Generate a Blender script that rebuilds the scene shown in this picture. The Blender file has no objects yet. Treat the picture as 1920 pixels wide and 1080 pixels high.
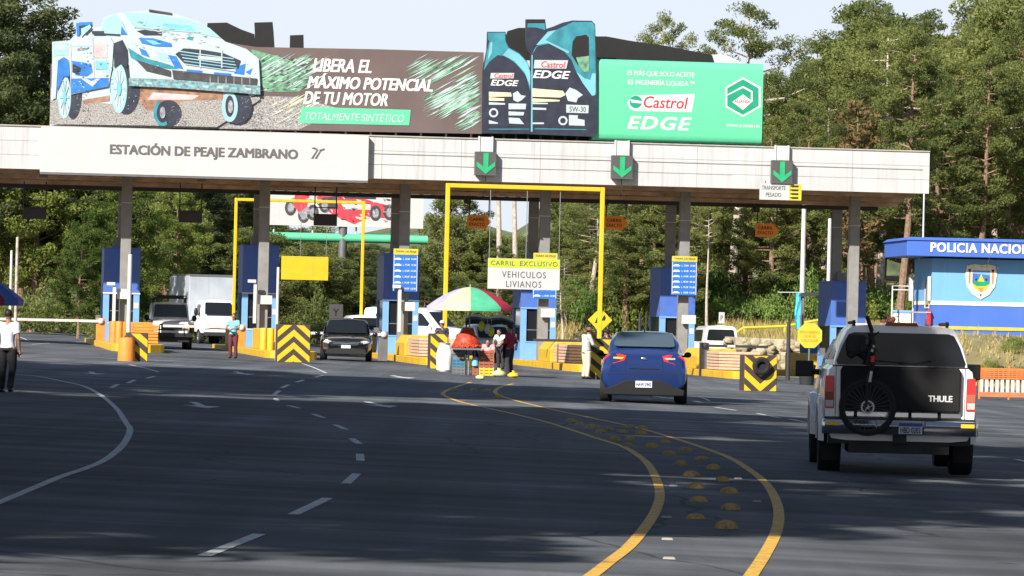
import bpy, math, random
from mathutils import Vector, Matrix
random.seed(7)
S = bpy.context.scene
COL = S.collection
# ------------------------------------------------------------------ camera, sky, sun, exposure
FPX, ROLL, VH, EYE, CF = 8000.0, .023, 69.0, 1.6, .023
cd = bpy.data.cameras.new("camera"); cam = bpy.data.objects.new("camera", cd); COL.objects.link(cam)
cd.sensor_width = 36.0; cd.lens = 36.0 * FPX / 1920.0; cd.clip_start = .5; cd.clip_end = 6000
cam.matrix_world = Matrix.Translation((0, 0, EYE)) @ Matrix.Rotation(math.pi/2 + VH/FPX, 4, 'X') @ Matrix.Rotation(ROLL, 4, 'Z')
S.camera = cam
SUN_AZ, SUN_EL = math.radians(-148), math.radians(34)      # azimuth of the sun, clockwise from +Y: behind the camera, to the left
w = bpy.data.worlds.new("World"); S.world = w; w.use_nodes = True
nt = w.node_tree; nt.nodes.clear()
sky = nt.nodes.new('ShaderNodeTexSky'); sky.sky_type = 'NISHITA'; sky.sun_disc = False
sky.sun_elevation = SUN_EL; sky.sun_rotation = SUN_AZ; sky.altitude = 1200; sky.air_density = 1.0; sky.dust_density = 2.0; sky.ozone_density = 1.0
bg = nt.nodes.new('ShaderNodeBackground'); bg.inputs[1].default_value = .062
wo = nt.nodes.new('ShaderNodeOutputWorld')
wtc = nt.nodes.new('ShaderNodeTexCoord'); wsep = nt.nodes.new('ShaderNodeSeparateXYZ'); nt.links.new(wtc.outputs['Generated'], wsep.inputs[0])
wmr = nt.nodes.new('ShaderNodeMapRange'); wmr.interpolation_type = 'SMOOTHSTEP'; wmr.inputs['From Min'].default_value = .10; wmr.inputs['From Max'].default_value = .34; wmr.inputs['To Min'].default_value = .86; wmr.inputs['To Max'].default_value = 0
nt.links.new(wsep.outputs['Z'], wmr.inputs['Value'])                       # pale haze low above the horizon
wns = nt.nodes.new('ShaderNodeTexNoise'); wns.inputs['Scale'].default_value = 5; wns.inputs['Detail'].default_value = 5; nt.links.new(wtc.outputs['Generated'], wns.inputs['Vector'])
whz = nt.nodes.new('ShaderNodeMix'); whz.data_type = 'RGBA'; whz.inputs[6].default_value = (6.4, 7.3, 8.6, 1); whz.inputs[7].default_value = (7.9, 8.2, 8.9, 1); nt.links.new(wns.outputs['Fac'], whz.inputs[0])
wmx = nt.nodes.new('ShaderNodeMix'); wmx.data_type = 'RGBA'; nt.links.new(wmr.outputs[0], wmx.inputs[0]); nt.links.new(sky.outputs[0], wmx.inputs[6]); nt.links.new(whz.outputs[2], wmx.inputs[7])
nt.links.new(wmx.outputs[2], bg.inputs[0]); nt.links.new(bg.outputs[0], wo.inputs[0])
sl = bpy.data.lights.new("sun", 'SUN'); sl.energy = 5.0; sl.angle = math.radians(.6); sl.color = (1, .93, .82)
so = bpy.data.objects.new("sun", sl); COL.objects.link(so)
sd = Vector((math.sin(SUN_AZ)*math.cos(SUN_EL), math.cos(SUN_AZ)*math.cos(SUN_EL), math.sin(SUN_EL)))
so.rotation_euler = sd.to_track_quat('Z', 'Y').to_euler(); so.location = sd*60
S.view_settings.view_transform = 'Standard'; S.view_settings.look = 'None'; S.view_settings.exposure = .9; S.view_settings.gamma = 1

# ------------------------------------------------------------------ pixel (1920x1080) <-> world helpers used to measure the place
def ray(x, y):
    u, v = x-960.0, y-540.0
    return u+ROLL*v, v-ROLL*u
def P(x, y, D):
    u, v = ray(x, y); return Vector((u*D/FPX, D, EYE-(v-VH)*D/FPX))
def xfall(X): return -CF*max(-30.0, min(24.0, X))
def G(x, y, dz=0.0):
    u, v = ray(x, y); D = FPX*EYE/(v-VH-CF*u)
    return Vector((u*D/FPX, D, xfall(u*D/FPX)+dz))
TH = math.atan(.131); CT, ST = math.cos(TH), math.sin(TH); O = Vector((0, 166.7, 0))
def PL(x, y, b):          # pixel -> (a, z) on the vertical plane b metres behind the canopy fascia
    u, v = ray(x, y); r = Vector((u/FPX, 1, -(v-VH)/FPX))
    D = (b + O.y*CT)/(-ST*r.x+CT)
    p = r*D; q = p-O
    return q.x*CT+q.y*ST, EYE+p.z
def W(a, b, z=0.0): return Vector((O.x+a*CT-b*ST, O.y+a*ST+b*CT, z))
def gz(a, b): return xfall(W(a, b).x)

# ------------------------------------------------------------------ materials
def mat(name, col, rough=.7, metal=0.0, var=.12, scale=3.0, bump=0.0, spec=.4, emit=None, grime=0.0):
    m = bpy.data.materials.new(name); m.use_nodes = True; t = m.node_tree
    b = t.nodes['Principled BSDF']; b.inputs['Roughness'].default_value = rough; b.inputs['Metallic'].default_value = metal
    b.inputs['Specular IOR Level'].default_value = spec
    c = (*col, 1)
    tc = t.nodes.new('ShaderNodeTexCoord'); n = t.nodes.new('ShaderNodeTexNoise'); n.inputs['Scale'].default_value = scale; n.inputs['Detail'].default_value = 6
    t.links.new(tc.outputs['Object'], n.inputs['Vector'])
    r = t.nodes.new('ShaderNodeMapRange'); r.inputs['From Min'].default_value = .3; r.inputs['From Max'].default_value = .7
    r.inputs['To Min'].default_value = 1-var; r.inputs['To Max'].default_value = 1+var
    t.links.new(n.outputs['Fac'], r.inputs['Value'])
    h = t.nodes.new('ShaderNodeMix'); h.data_type = 'RGBA'; h.blend_type = 'MULTIPLY'; h.inputs[0].default_value = 1
    h.inputs[6].default_value = c; t.links.new(r.outputs[0], h.inputs[7])
    last = h.outputs[2]
    if grime > 0:
        n2 = t.nodes.new('ShaderNodeTexNoise'); n2.inputs['Scale'].default_value = scale*.45; n2.inputs['Detail'].default_value = 9; n2.inputs['Roughness'].default_value = .7
        t.links.new(tc.outputs['Object'], n2.inputs['Vector'])
        r2 = t.nodes.new('ShaderNodeMapRange'); r2.inputs['From Min'].default_value = .52; r2.inputs['From Max'].default_value = .75; r2.inputs['To Max'].default_value = grime
        t.links.new(n2.outputs['Fac'], r2.inputs['Value'])
        g = t.nodes.new('ShaderNodeMix'); g.data_type = 'RGBA'; g.inputs[7].default_value = (.09, .075, .06, 1)
        t.links.new(r2.outputs[0], g.inputs[0]); t.links.new(last, g.inputs[6]); last = g.outputs[2]
    t.links.new(last, b.inputs['Base Color'])
    if bump > 0:
        bp = t.nodes.new('ShaderNodeBump'); bp.inputs['Strength'].default_value = bump; bp.inputs['Distance'].default_value = .02
        n3 = t.nodes.new('ShaderNodeTexNoise'); n3.inputs['Scale'].default_value = scale*9; n3.inputs['Detail'].default_value = 5
        t.links.new(tc.outputs['Object'], n3.inputs['Vector']); t.links.new(n3.outputs['Fac'], bp.inputs['Height']); t.links.new(bp.outputs[0], b.inputs['Normal'])
    if emit: b.inputs['Emission Color'].default_value = (*emit[0], 1); b.inputs['Emission Strength'].default_value = emit[1]
    return m
M = {}
def mk(k, *a, **kw): M[k] = mat(k, *a, **kw); return M[k]
mk('white_paint', (.50, .50, .50), .55, grime=.08); mk('fascia_white', (.46, .47, .485), .45, var=.06, scale=.6, grime=.06)
mk('sign_white', (.47, .475, .48), .5, var=.03); mk('letter_grey', (.10, .10, .105), .6)
mk('column_grey', (.21, .21, .21), .8, grime=.18, bump=.2); mk('dark_steel', (.03, .03, .033), .6); mk('mid_steel', (.16, .16, .17), .5, .4)
mk('ceiling_brown', (.40, .29, .22), .75, var=.3, scale=1.5, grime=.3); mk('booth_blue', (.055, .13, .46), .5, var=.08, grime=.08)
mk('booth_light', (.15, .33, .62), .5, var=.08, grime=.06); mk('booth_dark', (.02, .022, .03), .6); mk('glass_dark', (.012, .014, .018), .1, spec=.3, var=.02)
mk('glass_blue', (.06, .09, .12), .05, spec=.7, var=.02); mk('yellow_paint', (.58, .36, .02), .55, var=.12, grime=.22); mk('yellow_clean', (.62, .41, .015), .5, var=.07, grime=.06)
mk('orange_paint', (.62, .22, .03), .6, grime=.25); mk('black_paint', (.012, .012, .013), .55); mk('black_stripe', (.05, .035, .03), .6, grime=.2); mk('rubber', (.014, .014, .015), .85); mk('chrome', (.62, .62, .63), .16, 1, var=.03)
mk('alloy', (.35, .35, .36), .35, .8); mk('concrete', (.34, .32, .29), .9, bump=.3, grime=.2); mk('slat_pink', (.52, .36, .26), .75, grime=.2, scale=5)
mk('truck_white', (.80, .81, .83), .28, var=.02, spec=.5); mk('sedan_blue', (.016, .04, .165), .18, .2, var=.03, spec=.6); mk('suv_black', (.006, .007, .009), .12, spec=.6, var=.02)
mk('lc_white', (.80, .78, .75), .4, grime=.18); mk('box_white', (.36, .40, .45), .5, grime=.08, scale=1.2); mk('lamp_red', (.90, .03, .03), .25, spec=.6); mk('lamp_clear', (.40, .41, .40), .15, spec=.7); mk('lamp_amber', (.75, .45, .03), .2)
mk('plate_white', (.55, .62, .72), .5, var=.05); mk('plate_blue', (.03, .08, .3), .5); mk('pad_black', (.006, .006, .007), .8); mk('text_white', (.62, .62, .62), .6, var=.02); mk('text_black', (.02, .02, .02), .7)
mk('text_red', (.62, .02, .03), .5); mk('green_sign', (.10, .50, .28), .5, var=.03); mk('green_dark', (.01, .26, .15), .5); mk('brown_board', (.115, .085, .082), .65, var=.12, scale=.8)
mk('art_pink', (.62, .42, .44), .5, var=.2); mk('art_splitter', (.16, .27, .29), .5, var=.5, scale=9); mk('art_white', (.40, .47, .50), .5, var=.05); mk('art_cyan', (.15, .40, .48), .45, var=.12, scale=1); mk('art_blue', (.03, .16, .48), .5, var=.2); mk('art_navy', (.03, .036, .055), .5, var=.25); mk('art_pale', (.28, .47, .52), .45, var=.1, scale=1.2)
mk('art_gravel', (.27, .26, .25), .8, var=.7, scale=22); mk('art_green', (.12, .26, .17), .6, var=.5, scale=5); mk('art_mint', (.26, .44, .34), .6, var=.3, scale=4); mk('art_underbody', (.26, .15, .10), .6, var=.4, scale=4); mk('art_dark', (.05, .05, .055), .6, var=.3); mk('art_teal', (.04, .22, .28), .4, var=.25, scale=2); mk('art_bottle', (.028, .032, .05), .4, var=.2); mk('art_cream', (.66, .60, .38), .5); mk('art_red', (.6, .05, .07), .5, var=.3, scale=4); mk('art_grey', (.25, .25, .28), .5, var=.5, scale=5)
mk('signal_grey', (.07, .07, .072), .6); mk('signal_green', (.02, .30, .13), .5, emit=((.02, .6, .22), .08)); mk('price_blue', (.02, .13, .46), .5); mk('price_yellow', (.50, .43, .04), .5); mk('lime_sign', (.42, .50, .03), .5); mk('orange_sign', (.80, .26, .03), .6)
mk('police_light', (.14, .35, .66), .6, var=.05, grime=.05, scale=.8); mk('police_blue', (.05, .13, .50), .6, var=.07, grime=.08, scale=.8); mk('stripe_cream', (.75, .72, .55), .6); mk('crest_cream', (.72, .66, .52), .6, var=.2, scale=8); mk('crest_brown', (.38, .22, .1), .6)
mk('fruit_red', (.46, .05, .02), .5, var=.55, scale=9); mk('crate_blue', (.05, .16, .26), .6, var=.2); mk('crate_red', (.30, .09, .05), .6, var=.2); mk('crate_yellow', (.66, .42, .03), .6); mk('crate_grey', (.13, .14, .16), .6); mk('sack_white', (.70, .71, .66), .8, bump=.4); mk('bag_green', (.50, .56, .26), .6, var=.3, scale=9)
mk('um_lavender', (.34, .32, .56), .7); mk('um_yellow', (.52, .52, .28), .7); mk('um_green', (.07, .38, .22), .7); mk('um_red', (.40, .02, .05), .7); mk('um_purple', (.16, .10, .34), .7); mk('um_blue', (.05, .12, .42), .7); mk('um_cream', (.75, .73, .62), .7)
mk('skin', (.30, .16, .10), .6, var=.06); mk('hair', (.012, .01, .009), .6); mk('pine_bark', (.20, .13, .09), .95, var=.4, scale=6, bump=.6); mk('pale_bark', (.40, .35, .30), .9, var=.35, scale=5, bump=.5)
mk('orange_net', (.70, .17, .05), .6, var=.2); mk('rock', (.30, .26, .18), .9, var=.5, scale=2.5, bump=.8); mk('mesh_tarp', (.02, .022, .025), .8); mk('cyan_cloth', (.06, .42, .55), .7)

def asphalt_mat():
    m = mk('asphalt', (.070, .077, .089), .86, var=.16, scale=.5, bump=.25, spec=.25); t = m.node_tree; b = t.nodes['Principled BSDF']
    src = b.inputs['Base Color'].links[0].from_socket
    tc = t.nodes.new('ShaderNodeTexCoord')
    mp = t.nodes.new('ShaderNodeMapping'); mp.inputs['Scale'].default_value = (1.1, .035, 1); t.links.new(tc.outputs['Object'], mp.inputs[0])
    n = t.nodes.new('ShaderNodeTexNoise'); n.inputs['Scale'].default_value = 1.0; n.inputs['Detail'].default_value = 7; t.links.new(mp.outputs[0], n.inputs['Vector'])
    r = t.nodes.new('ShaderNodeMapRange'); r.inputs['From Min'].default_value = .35; r.inputs['From Max'].default_value = .68; r.inputs['To Min'].default_value = .78; r.inputs['To Max'].default_value = 1.32; t.links.new(n.outputs['Fac'], r.inputs['Value'])
    g = t.nodes.new('ShaderNodeMix'); g.data_type = 'RGBA'; g.blend_type = 'MULTIPLY'; g.inputs[0].default_value = 1; t.links.new(src, g.inputs[6]); t.links.new(r.outputs[0], g.inputs[7])
    n2 = t.nodes.new('ShaderNodeTexNoise'); n2.inputs['Scale'].default_value = 160; n2.inputs['Detail'].default_value = 2; t.links.new(tc.outputs['Object'], n2.inputs['Vector'])
    r2 = t.nodes.new('ShaderNodeMapRange'); r2.inputs['From Min'].default_value = .3; r2.inputs['From Max'].default_value = .75; r2.inputs['To Min'].default_value = .7; r2.inputs['To Max'].default_value = 1.5; t.links.new(n2.outputs['Fac'], r2.inputs['Value'])
    g2 = t.nodes.new('ShaderNodeMix'); g2.data_type = 'RGBA'; g2.blend_type = 'MULTIPLY'; g2.inputs[0].default_value = 1; t.links.new(g.outputs[2], g2.inputs[6]); t.links.new(r2.outputs[0], g2.inputs[7])
    def mul(prev, sock): q = t.nodes.new('ShaderNodeMix'); q.data_type = 'RGBA'; q.blend_type = 'MULTIPLY'; q.inputs[0].default_value = 1; t.links.new(prev, q.inputs[6]); t.links.new(sock, q.inputs[7]); return q.outputs[2]
    def mr(src_, a, b_, c, d): q = t.nodes.new('ShaderNodeMapRange'); q.inputs['From Min'].default_value = a; q.inputs['From Max'].default_value = b_; q.inputs['To Min'].default_value = c; q.inputs['To Max'].default_value = d; t.links.new(src_, q.inputs['Value']); return q.outputs[0]
    last = g2.outputs[2]
    n3 = t.nodes.new('ShaderNodeTexNoise'); n3.inputs['Scale'].default_value = .11; n3.inputs['Detail'].default_value = 5; n3.inputs['Roughness'].default_value = .6; t.links.new(tc.outputs['Object'], n3.inputs['Vector']); last = mul(last, mr(n3.outputs['Fac'], .35, .65, .66, 1.38))     # patches
    mp2 = t.nodes.new('ShaderNodeMapping'); mp2.inputs['Scale'].default_value = (.05, .9, 1); t.links.new(tc.outputs['Object'], mp2.inputs[0]); n4 = t.nodes.new('ShaderNodeTexNoise'); n4.inputs['Scale'].default_value = 1; n4.inputs['Detail'].default_value = 4; t.links.new(mp2.outputs[0], n4.inputs['Vector']); last = mul(last, mr(n4.outputs['Fac'], .36, .68, .66, 1.45))   # crosswise paving tone, strengthened to paint in streaks of light between tree shadows
    vo = t.nodes.new('ShaderNodeTexVoronoi'); vo.inputs['Scale'].default_value = .75; t.links.new(tc.outputs['Object'], vo.inputs['Vector']); last = mul(last, mr(vo.outputs['Distance'], .03, .10, .55, 1.0))     # oil drips
    nd = t.nodes.new('ShaderNodeTexNoise'); nd.inputs['Scale'].default_value = .6; nd.inputs['Detail'].default_value = 5; t.links.new(tc.outputs['Object'], nd.inputs['Vector'])
    av = t.nodes.new('ShaderNodeMix'); av.data_type = 'RGBA'; av.inputs[0].default_value = .35; t.links.new(tc.outputs['Object'], av.inputs[6]); t.links.new(nd.outputs['Color'], av.inputs[7])
    vc = t.nodes.new('ShaderNodeTexVoronoi'); vc.feature = 'DISTANCE_TO_EDGE'; vc.inputs['Scale'].default_value = .28; t.links.new(av.outputs[2], vc.inputs['Vector']); last = mul(last, mr(vc.outputs['Distance'], .002, .006, .45, 1.0))   # cracks
    t.links.new(last, b.inputs['Base Color'])
asphalt_mat()
def worn_paint(k, col):
    m = mk(k, col, .7, var=.12, scale=5); t = m.node_tree; b = t.nodes['Principled BSDF']; src = b.inputs['Base Color'].links[0].from_socket
    tc = t.nodes.new('ShaderNodeTexCoord'); n = t.nodes.new('ShaderNodeTexNoise'); n.inputs['Scale'].default_value = 14; n.inputs['Detail'].default_value = 8; n.inputs['Roughness'].default_value = .75
    t.links.new(tc.outputs['Object'], n.inputs['Vector'])
    r = t.nodes.new('ShaderNodeMapRange'); r.inputs['From Min'].default_value = .48; r.inputs['From Max'].default_value = .66; r.inputs['To Max'].default_value = .75; t.links.new(n.outputs['Fac'], r.inputs['Value'])
    g = t.nodes.new('ShaderNodeMix'); g.data_type = 'RGBA'; g.inputs[7].default_value = (.06, .06, .06, 1); t.links.new(r.outputs[0], g.inputs[0]); t.links.new(src, g.inputs[6]); t.links.new(g.outputs[2], b.inputs['Base Color'])
worn_paint('stud_paint', (.42, .28, .09)); worn_paint('road_white', (.62, .63, .63)); worn_paint('road_yellow', (.66, .38, .05))
def streaks(k, amt=.28, sx=2.2, sz=.10, col=(.16, .14, .12)):      # rain streaks and dirt run down the face
    t = M[k].node_tree; b = t.nodes['Principled BSDF']; src = b.inputs['Base Color'].links[0].from_socket
    tc = t.nodes.new('ShaderNodeTexCoord'); mp = t.nodes.new('ShaderNodeMapping'); mp.inputs['Scale'].default_value = (sx, sx, sz); t.links.new(tc.outputs['Object'], mp.inputs[0])
    n = t.nodes.new('ShaderNodeTexNoise'); n.inputs['Scale'].default_value = 2; n.inputs['Detail'].default_value = 8; n.inputs['Roughness'].default_value = .7; t.links.new(mp.outputs[0], n.inputs['Vector'])
    r = t.nodes.new('ShaderNodeMapRange'); r.inputs['From Min'].default_value = .5; r.inputs['From Max'].default_value = .78; r.inputs['To Max'].default_value = amt; t.links.new(n.outputs['Fac'], r.inputs['Value'])
    g = t.nodes.new('ShaderNodeMix'); g.data_type = 'RGBA'; g.inputs[7].default_value = (*col, 1); t.links.new(r.outputs[0], g.inputs[0]); t.links.new(src, g.inputs[6]); t.links.new(g.outputs[2], b.inputs['Base Color'])
for k, a in (('fascia_white', .5), ('sign_white', .12), ('booth_blue', .35), ('booth_light', .3), ('column_grey', .4), ('police_light', .2), ('police_blue', .25), ('yellow_paint', .6), ('yellow_clean', .3), ('orange_paint', .5), ('box_white', .3)): streaks(k, a)
def leaf_mat(k, dark, light, trans=.3, scale=.5):
    m = bpy.data.materials.new(k); m.use_nodes = True; t = m.node_tree; b = t.nodes['Principled BSDF']; out = t.nodes['Material Output']
    tc = t.nodes.new('ShaderNodeTexCoord'); n = t.nodes.new('ShaderNodeTexNoise'); n.inputs['Scale'].default_value = scale; n.inputs['Detail'].default_value = 4
    t.links.new(tc.outputs['Object'], n.inputs['Vector'])
    oi = t.nodes.new('ShaderNodeObjectInfo'); ad = t.nodes.new('ShaderNodeMath'); ad.operation = 'MULTIPLY_ADD'; ad.inputs[1].default_value = .3; ad.inputs[2].default_value = -.15
    t.links.new(oi.outputs['Random'], ad.inputs[0]); a2 = t.nodes.new('ShaderNodeMath'); t.links.new(n.outputs['Fac'], a2.inputs[0]); t.links.new(ad.outputs[0], a2.inputs[1])
    cr = t.nodes.new('ShaderNodeValToRGB'); cr.color_ramp.elements[0].position = .32; cr.color_ramp.elements[0].color = (*dark, 1); cr.color_ramp.elements[1].position = .7; cr.color_ramp.elements[1].color = (*light, 1)
    t.links.new(a2.outputs[0], cr.inputs[0]); t.links.new(cr.outputs[0], b.inputs['Base Color']); b.inputs['Roughness'].default_value = .6; b.inputs['Specular IOR Level'].default_value = .25
    tr = t.nodes.new('ShaderNodeBsdfTranslucent'); t.links.new(cr.outputs[0], tr.inputs[0]); mx = t.nodes.new('ShaderNodeMixShader'); mx.inputs[0].default_value = trans
    t.links.new(b.outputs[0], mx.inputs[1]); t.links.new(tr.outputs[0], mx.inputs[2]); t.links.new(mx.outputs[0], out.inputs[0]); M[k] = m
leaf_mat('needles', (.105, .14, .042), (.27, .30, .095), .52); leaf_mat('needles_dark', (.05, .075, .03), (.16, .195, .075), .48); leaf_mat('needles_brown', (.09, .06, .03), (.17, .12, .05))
leaf_mat('broadleaf', (.065, .11, .02), (.29, .34, .085), .52, scale=.9); leaf_mat('shrub_leaf', (.06, .12, .025), (.20, .29, .07), scale=1.5)
leaf_mat('dry_grass', (.30, .24, .09), (.48, .40, .16), scale=1.2); mk('grass_soil', (.20, .17, .08), .95, var=.45, scale=.4, bump=.5); mk('hill_wood', (.09, .115, .05), .95, var=.6, scale=.35, bump=1)

# ------------------------------------------------------------------ mesh builder
for k in ('sedan_blue', 'truck_white', 'suv_black', 'lc_white'): M[k].node_tree.nodes['Principled BSDF'].inputs['Coat Weight'].default_value = .7; M[k].node_tree.nodes['Principled BSDF'].inputs['Coat Roughness'].default_value = .06
class MB:
    def __init__(s): s.v = []; s.f = []; s.m = []; s.sm = []
    def add(s, vs, fs, m=0, sm=False, X=None):
        k = len(s.v); s.v += [tuple(X @ Vector(p)) if X is not None else tuple(p) for p in vs]
        for f in fs: s.f.append([i+k for i in f]); s.m.append(m); s.sm.append(sm)
    def box(s, x0, x1, y0, y1, z0, z1, m=0, X=None):
        s.add([(x0,y0,z0),(x1,y0,z0),(x1,y1,z0),(x0,y1,z0),(x0,y0,z1),(x1,y0,z1),(x1,y1,z1),(x0,y1,z1)],
              [(0,3,2,1),(4,5,6,7),(0,1,5,4),(1,2,6,5),(2,3,7,6),(3,0,4,7)], m, False, X)
    def prism(s, pts, y0, y1, m=0, X=None):          # outline in x,z (any winding), from y0 (front) to y1
        A = sum(pts[i][0]*pts[(i+1) % len(pts)][1]-pts[(i+1) % len(pts)][0]*pts[i][1] for i in range(len(pts)))
        if A < 0: pts = pts[::-1]
        n = len(pts)
        s.add([(p[0],y0,p[1]) for p in pts]+[(p[0],y1,p[1]) for p in pts], [list(range(n)), list(range(2*n-1, n-1, -1))]+[(i, i+n, (i+1) % n+n, (i+1) % n) for i in range(n)], m, False, X)
    def sheet(s, pts, y, m=0):                       # one thin facing polygon at depth y
        A = sum(pts[i][0]*pts[(i+1) % len(pts)][1]-pts[(i+1) % len(pts)][0]*pts[i][1] for i in range(len(pts)))
        if A < 0: pts = pts[::-1]
        s.add([(p[0],y,p[1]) for p in pts], [list(range(len(pts)))], m)
    def tube(s, pts, r, n=8, m=0, caps=True, X=None, sm=True):
        pts = [Vector(p) for p in pts]; R = r if isinstance(r, (list, tuple)) else [r]*len(pts); vs = []; fs = []
        for i, p in enumerate(pts):
            d = (pts[min(i+1, len(pts)-1)]-pts[max(i-1, 0)])
            d = d.normalized() if d.length > 1e-9 else Vector((0,0,1))
            u = d.orthogonal().normalized() if i == 0 else (u-d*u.dot(d)).normalized()
            q = d.cross(u)
            for k in range(n):
                a = 2*math.pi*k/n; vs.append(p+(u*math.cos(a)+q*math.sin(a))*R[i])
        for i in range(len(pts)-1):
            for k in range(n): fs.append((i*n+k, i*n+(k+1) % n, (i+1)*n+(k+1) % n, (i+1)*n+k))
        s.add(vs, fs, m, sm, X)
        if caps: s.add([vs[k] for k in range(n)], [list(range(n))[::-1]], m, False, X); s.add(vs[-n:], [list(range(n))], m, False, X)
    def lathe(s, prof, n=24, m=0, X=None, sm=True):  # (r, z) profile about Z
        vs = []; fs = []
        for r, z in prof:
            for k in range(n): a = 2*math.pi*k/n; vs.append((r*math.cos(a), r*math.sin(a), z))
        for i in range(len(prof)-1):
            for k in range(n): fs.append((i*n+k, i*n+(k+1) % n, (i+1)*n+(k+1) % n, (i+1)*n+k))
        s.add(vs, fs, m, sm, X)
    def ell(s, c, r, m=0, nu=12, nv=8, X=None, jit=0):
        vs = []; fs = []
        for i in range(nv+1):
            t = math.pi*i/nv
            for k in range(nu):
                a = 2*math.pi*k/nu; j = 1+random.uniform(-jit, jit)
                vs.append((c[0]+r[0]*j*math.sin(t)*math.cos(a), c[1]+r[1]*j*math.sin(t)*math.sin(a), c[2]+r[2]*j*math.cos(t)))
        for i in range(nv):
            for k in range(nu): fs.append((i*nu+k, (i+1)*nu+k, (i+1)*nu+(k+1) % nu, i*nu+(k+1) % nu))
        s.add(vs, fs, m, True, X)
    def half(s, secs, m=0, cap=True, sm=True):       # mirrored loft: secs = [(y, [(x,z)... bottom to top])]
        rings = []
        for y, pr in secs:
            ring = [(x, y, z) for x, z in pr]+[(-x, y, z) for x, z in reversed(pr) if abs(x) > 1e-6]
            rings.append(ring)
        n = len(rings[0]); vs = [p for r in rings for p in r]; fs = []
        for i in range(len(rings)-1):
            for k in range(n): fs.append((i*n+k, i*n+(k+1) % n, (i+1)*n+(k+1) % n, (i+1)*n+k))
        if cap: fs.append(list(range(n))[::-1]); fs.append([(len(rings)-1)*n+k for k in range(n)])
        s.add(vs, fs, m, sm)
    def patch(s, q, u0, u1, v0, v1, off=.006, m=0, rnd=0.0):   # rounded panel laid on the quad q = (p00,p10,p11,p01)
        a, b, c, d = [Vector(p) for p in q]; nn = (b-a).cross(d-a).normalized()
        L = lambda u, v: (a*(1-u)+b*u)*(1-v)+(d*(1-u)+c*u)*v+nn*off
        pts = []
        if rnd <= 0: pts = [L(u0,v0), L(u1,v0), L(u1,v1), L(u0,v1)]
        else:
            ru, rv = (u1-u0)*rnd, (v1-v0)*rnd*1.6
            for cu, cv, st in ((u1-ru, v0+rv, -90), (u1-ru, v1-rv, 0), (u0+ru, v1-rv, 90), (u0+ru, v0+rv, 180)):
                for k in range(4):
                    t = math.radians(st+k*30); pts.append(L(cu+ru*math.cos(t), cv+rv*math.sin(t)))
        s.add(pts, [list(range(len(pts)))], m)
    def build(s, name, mats, parent=None, loc=None, rz=0, sharp=38, bev=0):
        me = bpy.data.meshes.new(name); me.from_pydata(s.v, [], s.f); me.polygons.foreach_set('material_index', s.m); me.polygons.foreach_set('use_smooth', s.sm)
        for q in (mats if isinstance(mats, (list, tuple)) else [mats]): me.materials.append(M[q] if isinstance(q, str) else q)
        me.update()
        if any(s.sm): me.set_sharp_from_angle(angle=math.radians(sharp))
        o = bpy.data.objects.new(name, me); COL.objects.link(o); o.parent = parent
        if loc is not None: o.location = loc
        if rz: o.rotation_euler.z = rz
        if bev:
            b = o.modifiers.new('bevel', 'BEVEL'); b.width = bev; b.segments = 2; b.limit_method = 'ANGLE'; b.angle_limit = math.radians(40)
        return o
def tag(o, label, cat, group=None, kind=None):
    o['label'] = label; o['category'] = cat
    if group: o['group'] = group
    if kind: o['kind'] = kind
    return o
def struct(o, kind='structure'): o['kind'] = kind; return o
def thing(name, label, cat, loc=(0,0,0), rz=0, group=None):
    o = bpy.data.objects.new(name, None); COL.objects.link(o); o.location = loc; o.rotation_euler.z = rz; o.empty_display_size = .2
    return tag(o, label, cat, group)
def copy_tree(o, parent=None):
    c = o.copy(); COL.objects.link(c); c.parent = parent
    for ch in list(o.children): copy_tree(ch, c)
    return c
def text_mesh(txt, w, h, shear=0.0, ex=.004, align='CENTER', spacing=1.0):   # letters in x,z fitted into w x h, facing -y
    cu = bpy.data.curves.new('lettering', 'FONT'); cu.body = txt; cu.size = 1; cu.shear = shear; cu.extrude = ex; cu.align_x = align; cu.resolution_u = 3; cu.space_character = spacing
    ob = bpy.data.objects.new('tmp', cu); me = bpy.data.meshes.new_from_object(ob); bpy.data.objects.remove(ob); bpy.data.curves.remove(cu)
    vs = [v.co.copy() for v in me.vertices]; fs = [list(p.vertices) for p in me.polygons]; bpy.data.meshes.remove(me)
    x0, x1 = min(v.x for v in vs), max(v.x for v in vs); y0, y1 = min(v.y for v in vs), max(v.y for v in vs)
    return [((v.x-(x0+x1)/2)*w/(x1-x0), -v.z, (v.y-(y0+y1)/2)*h/(y1-y0)) for v in vs], fs
def add_text(mb, txt, cx, y, cz, w, h, m=0, tilt=0.0, bold=0.0, **kw):
    d = bold*h*.62; vs, fs = text_mesh(txt, w-2*d, h-d, ex=.002 if bold > 0 else .004, **kw)
    for i, (ox, oz) in enumerate(((0,0),) if bold <= 0 else ((-d,-d/2),(d,-d/2),(-d,d/2),(d,d/2))): mb.add([(x+cx+ox, yy+y-.0006*i, z+cz+oz+x*tilt) for x, yy, z in vs], fs, m)

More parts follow.
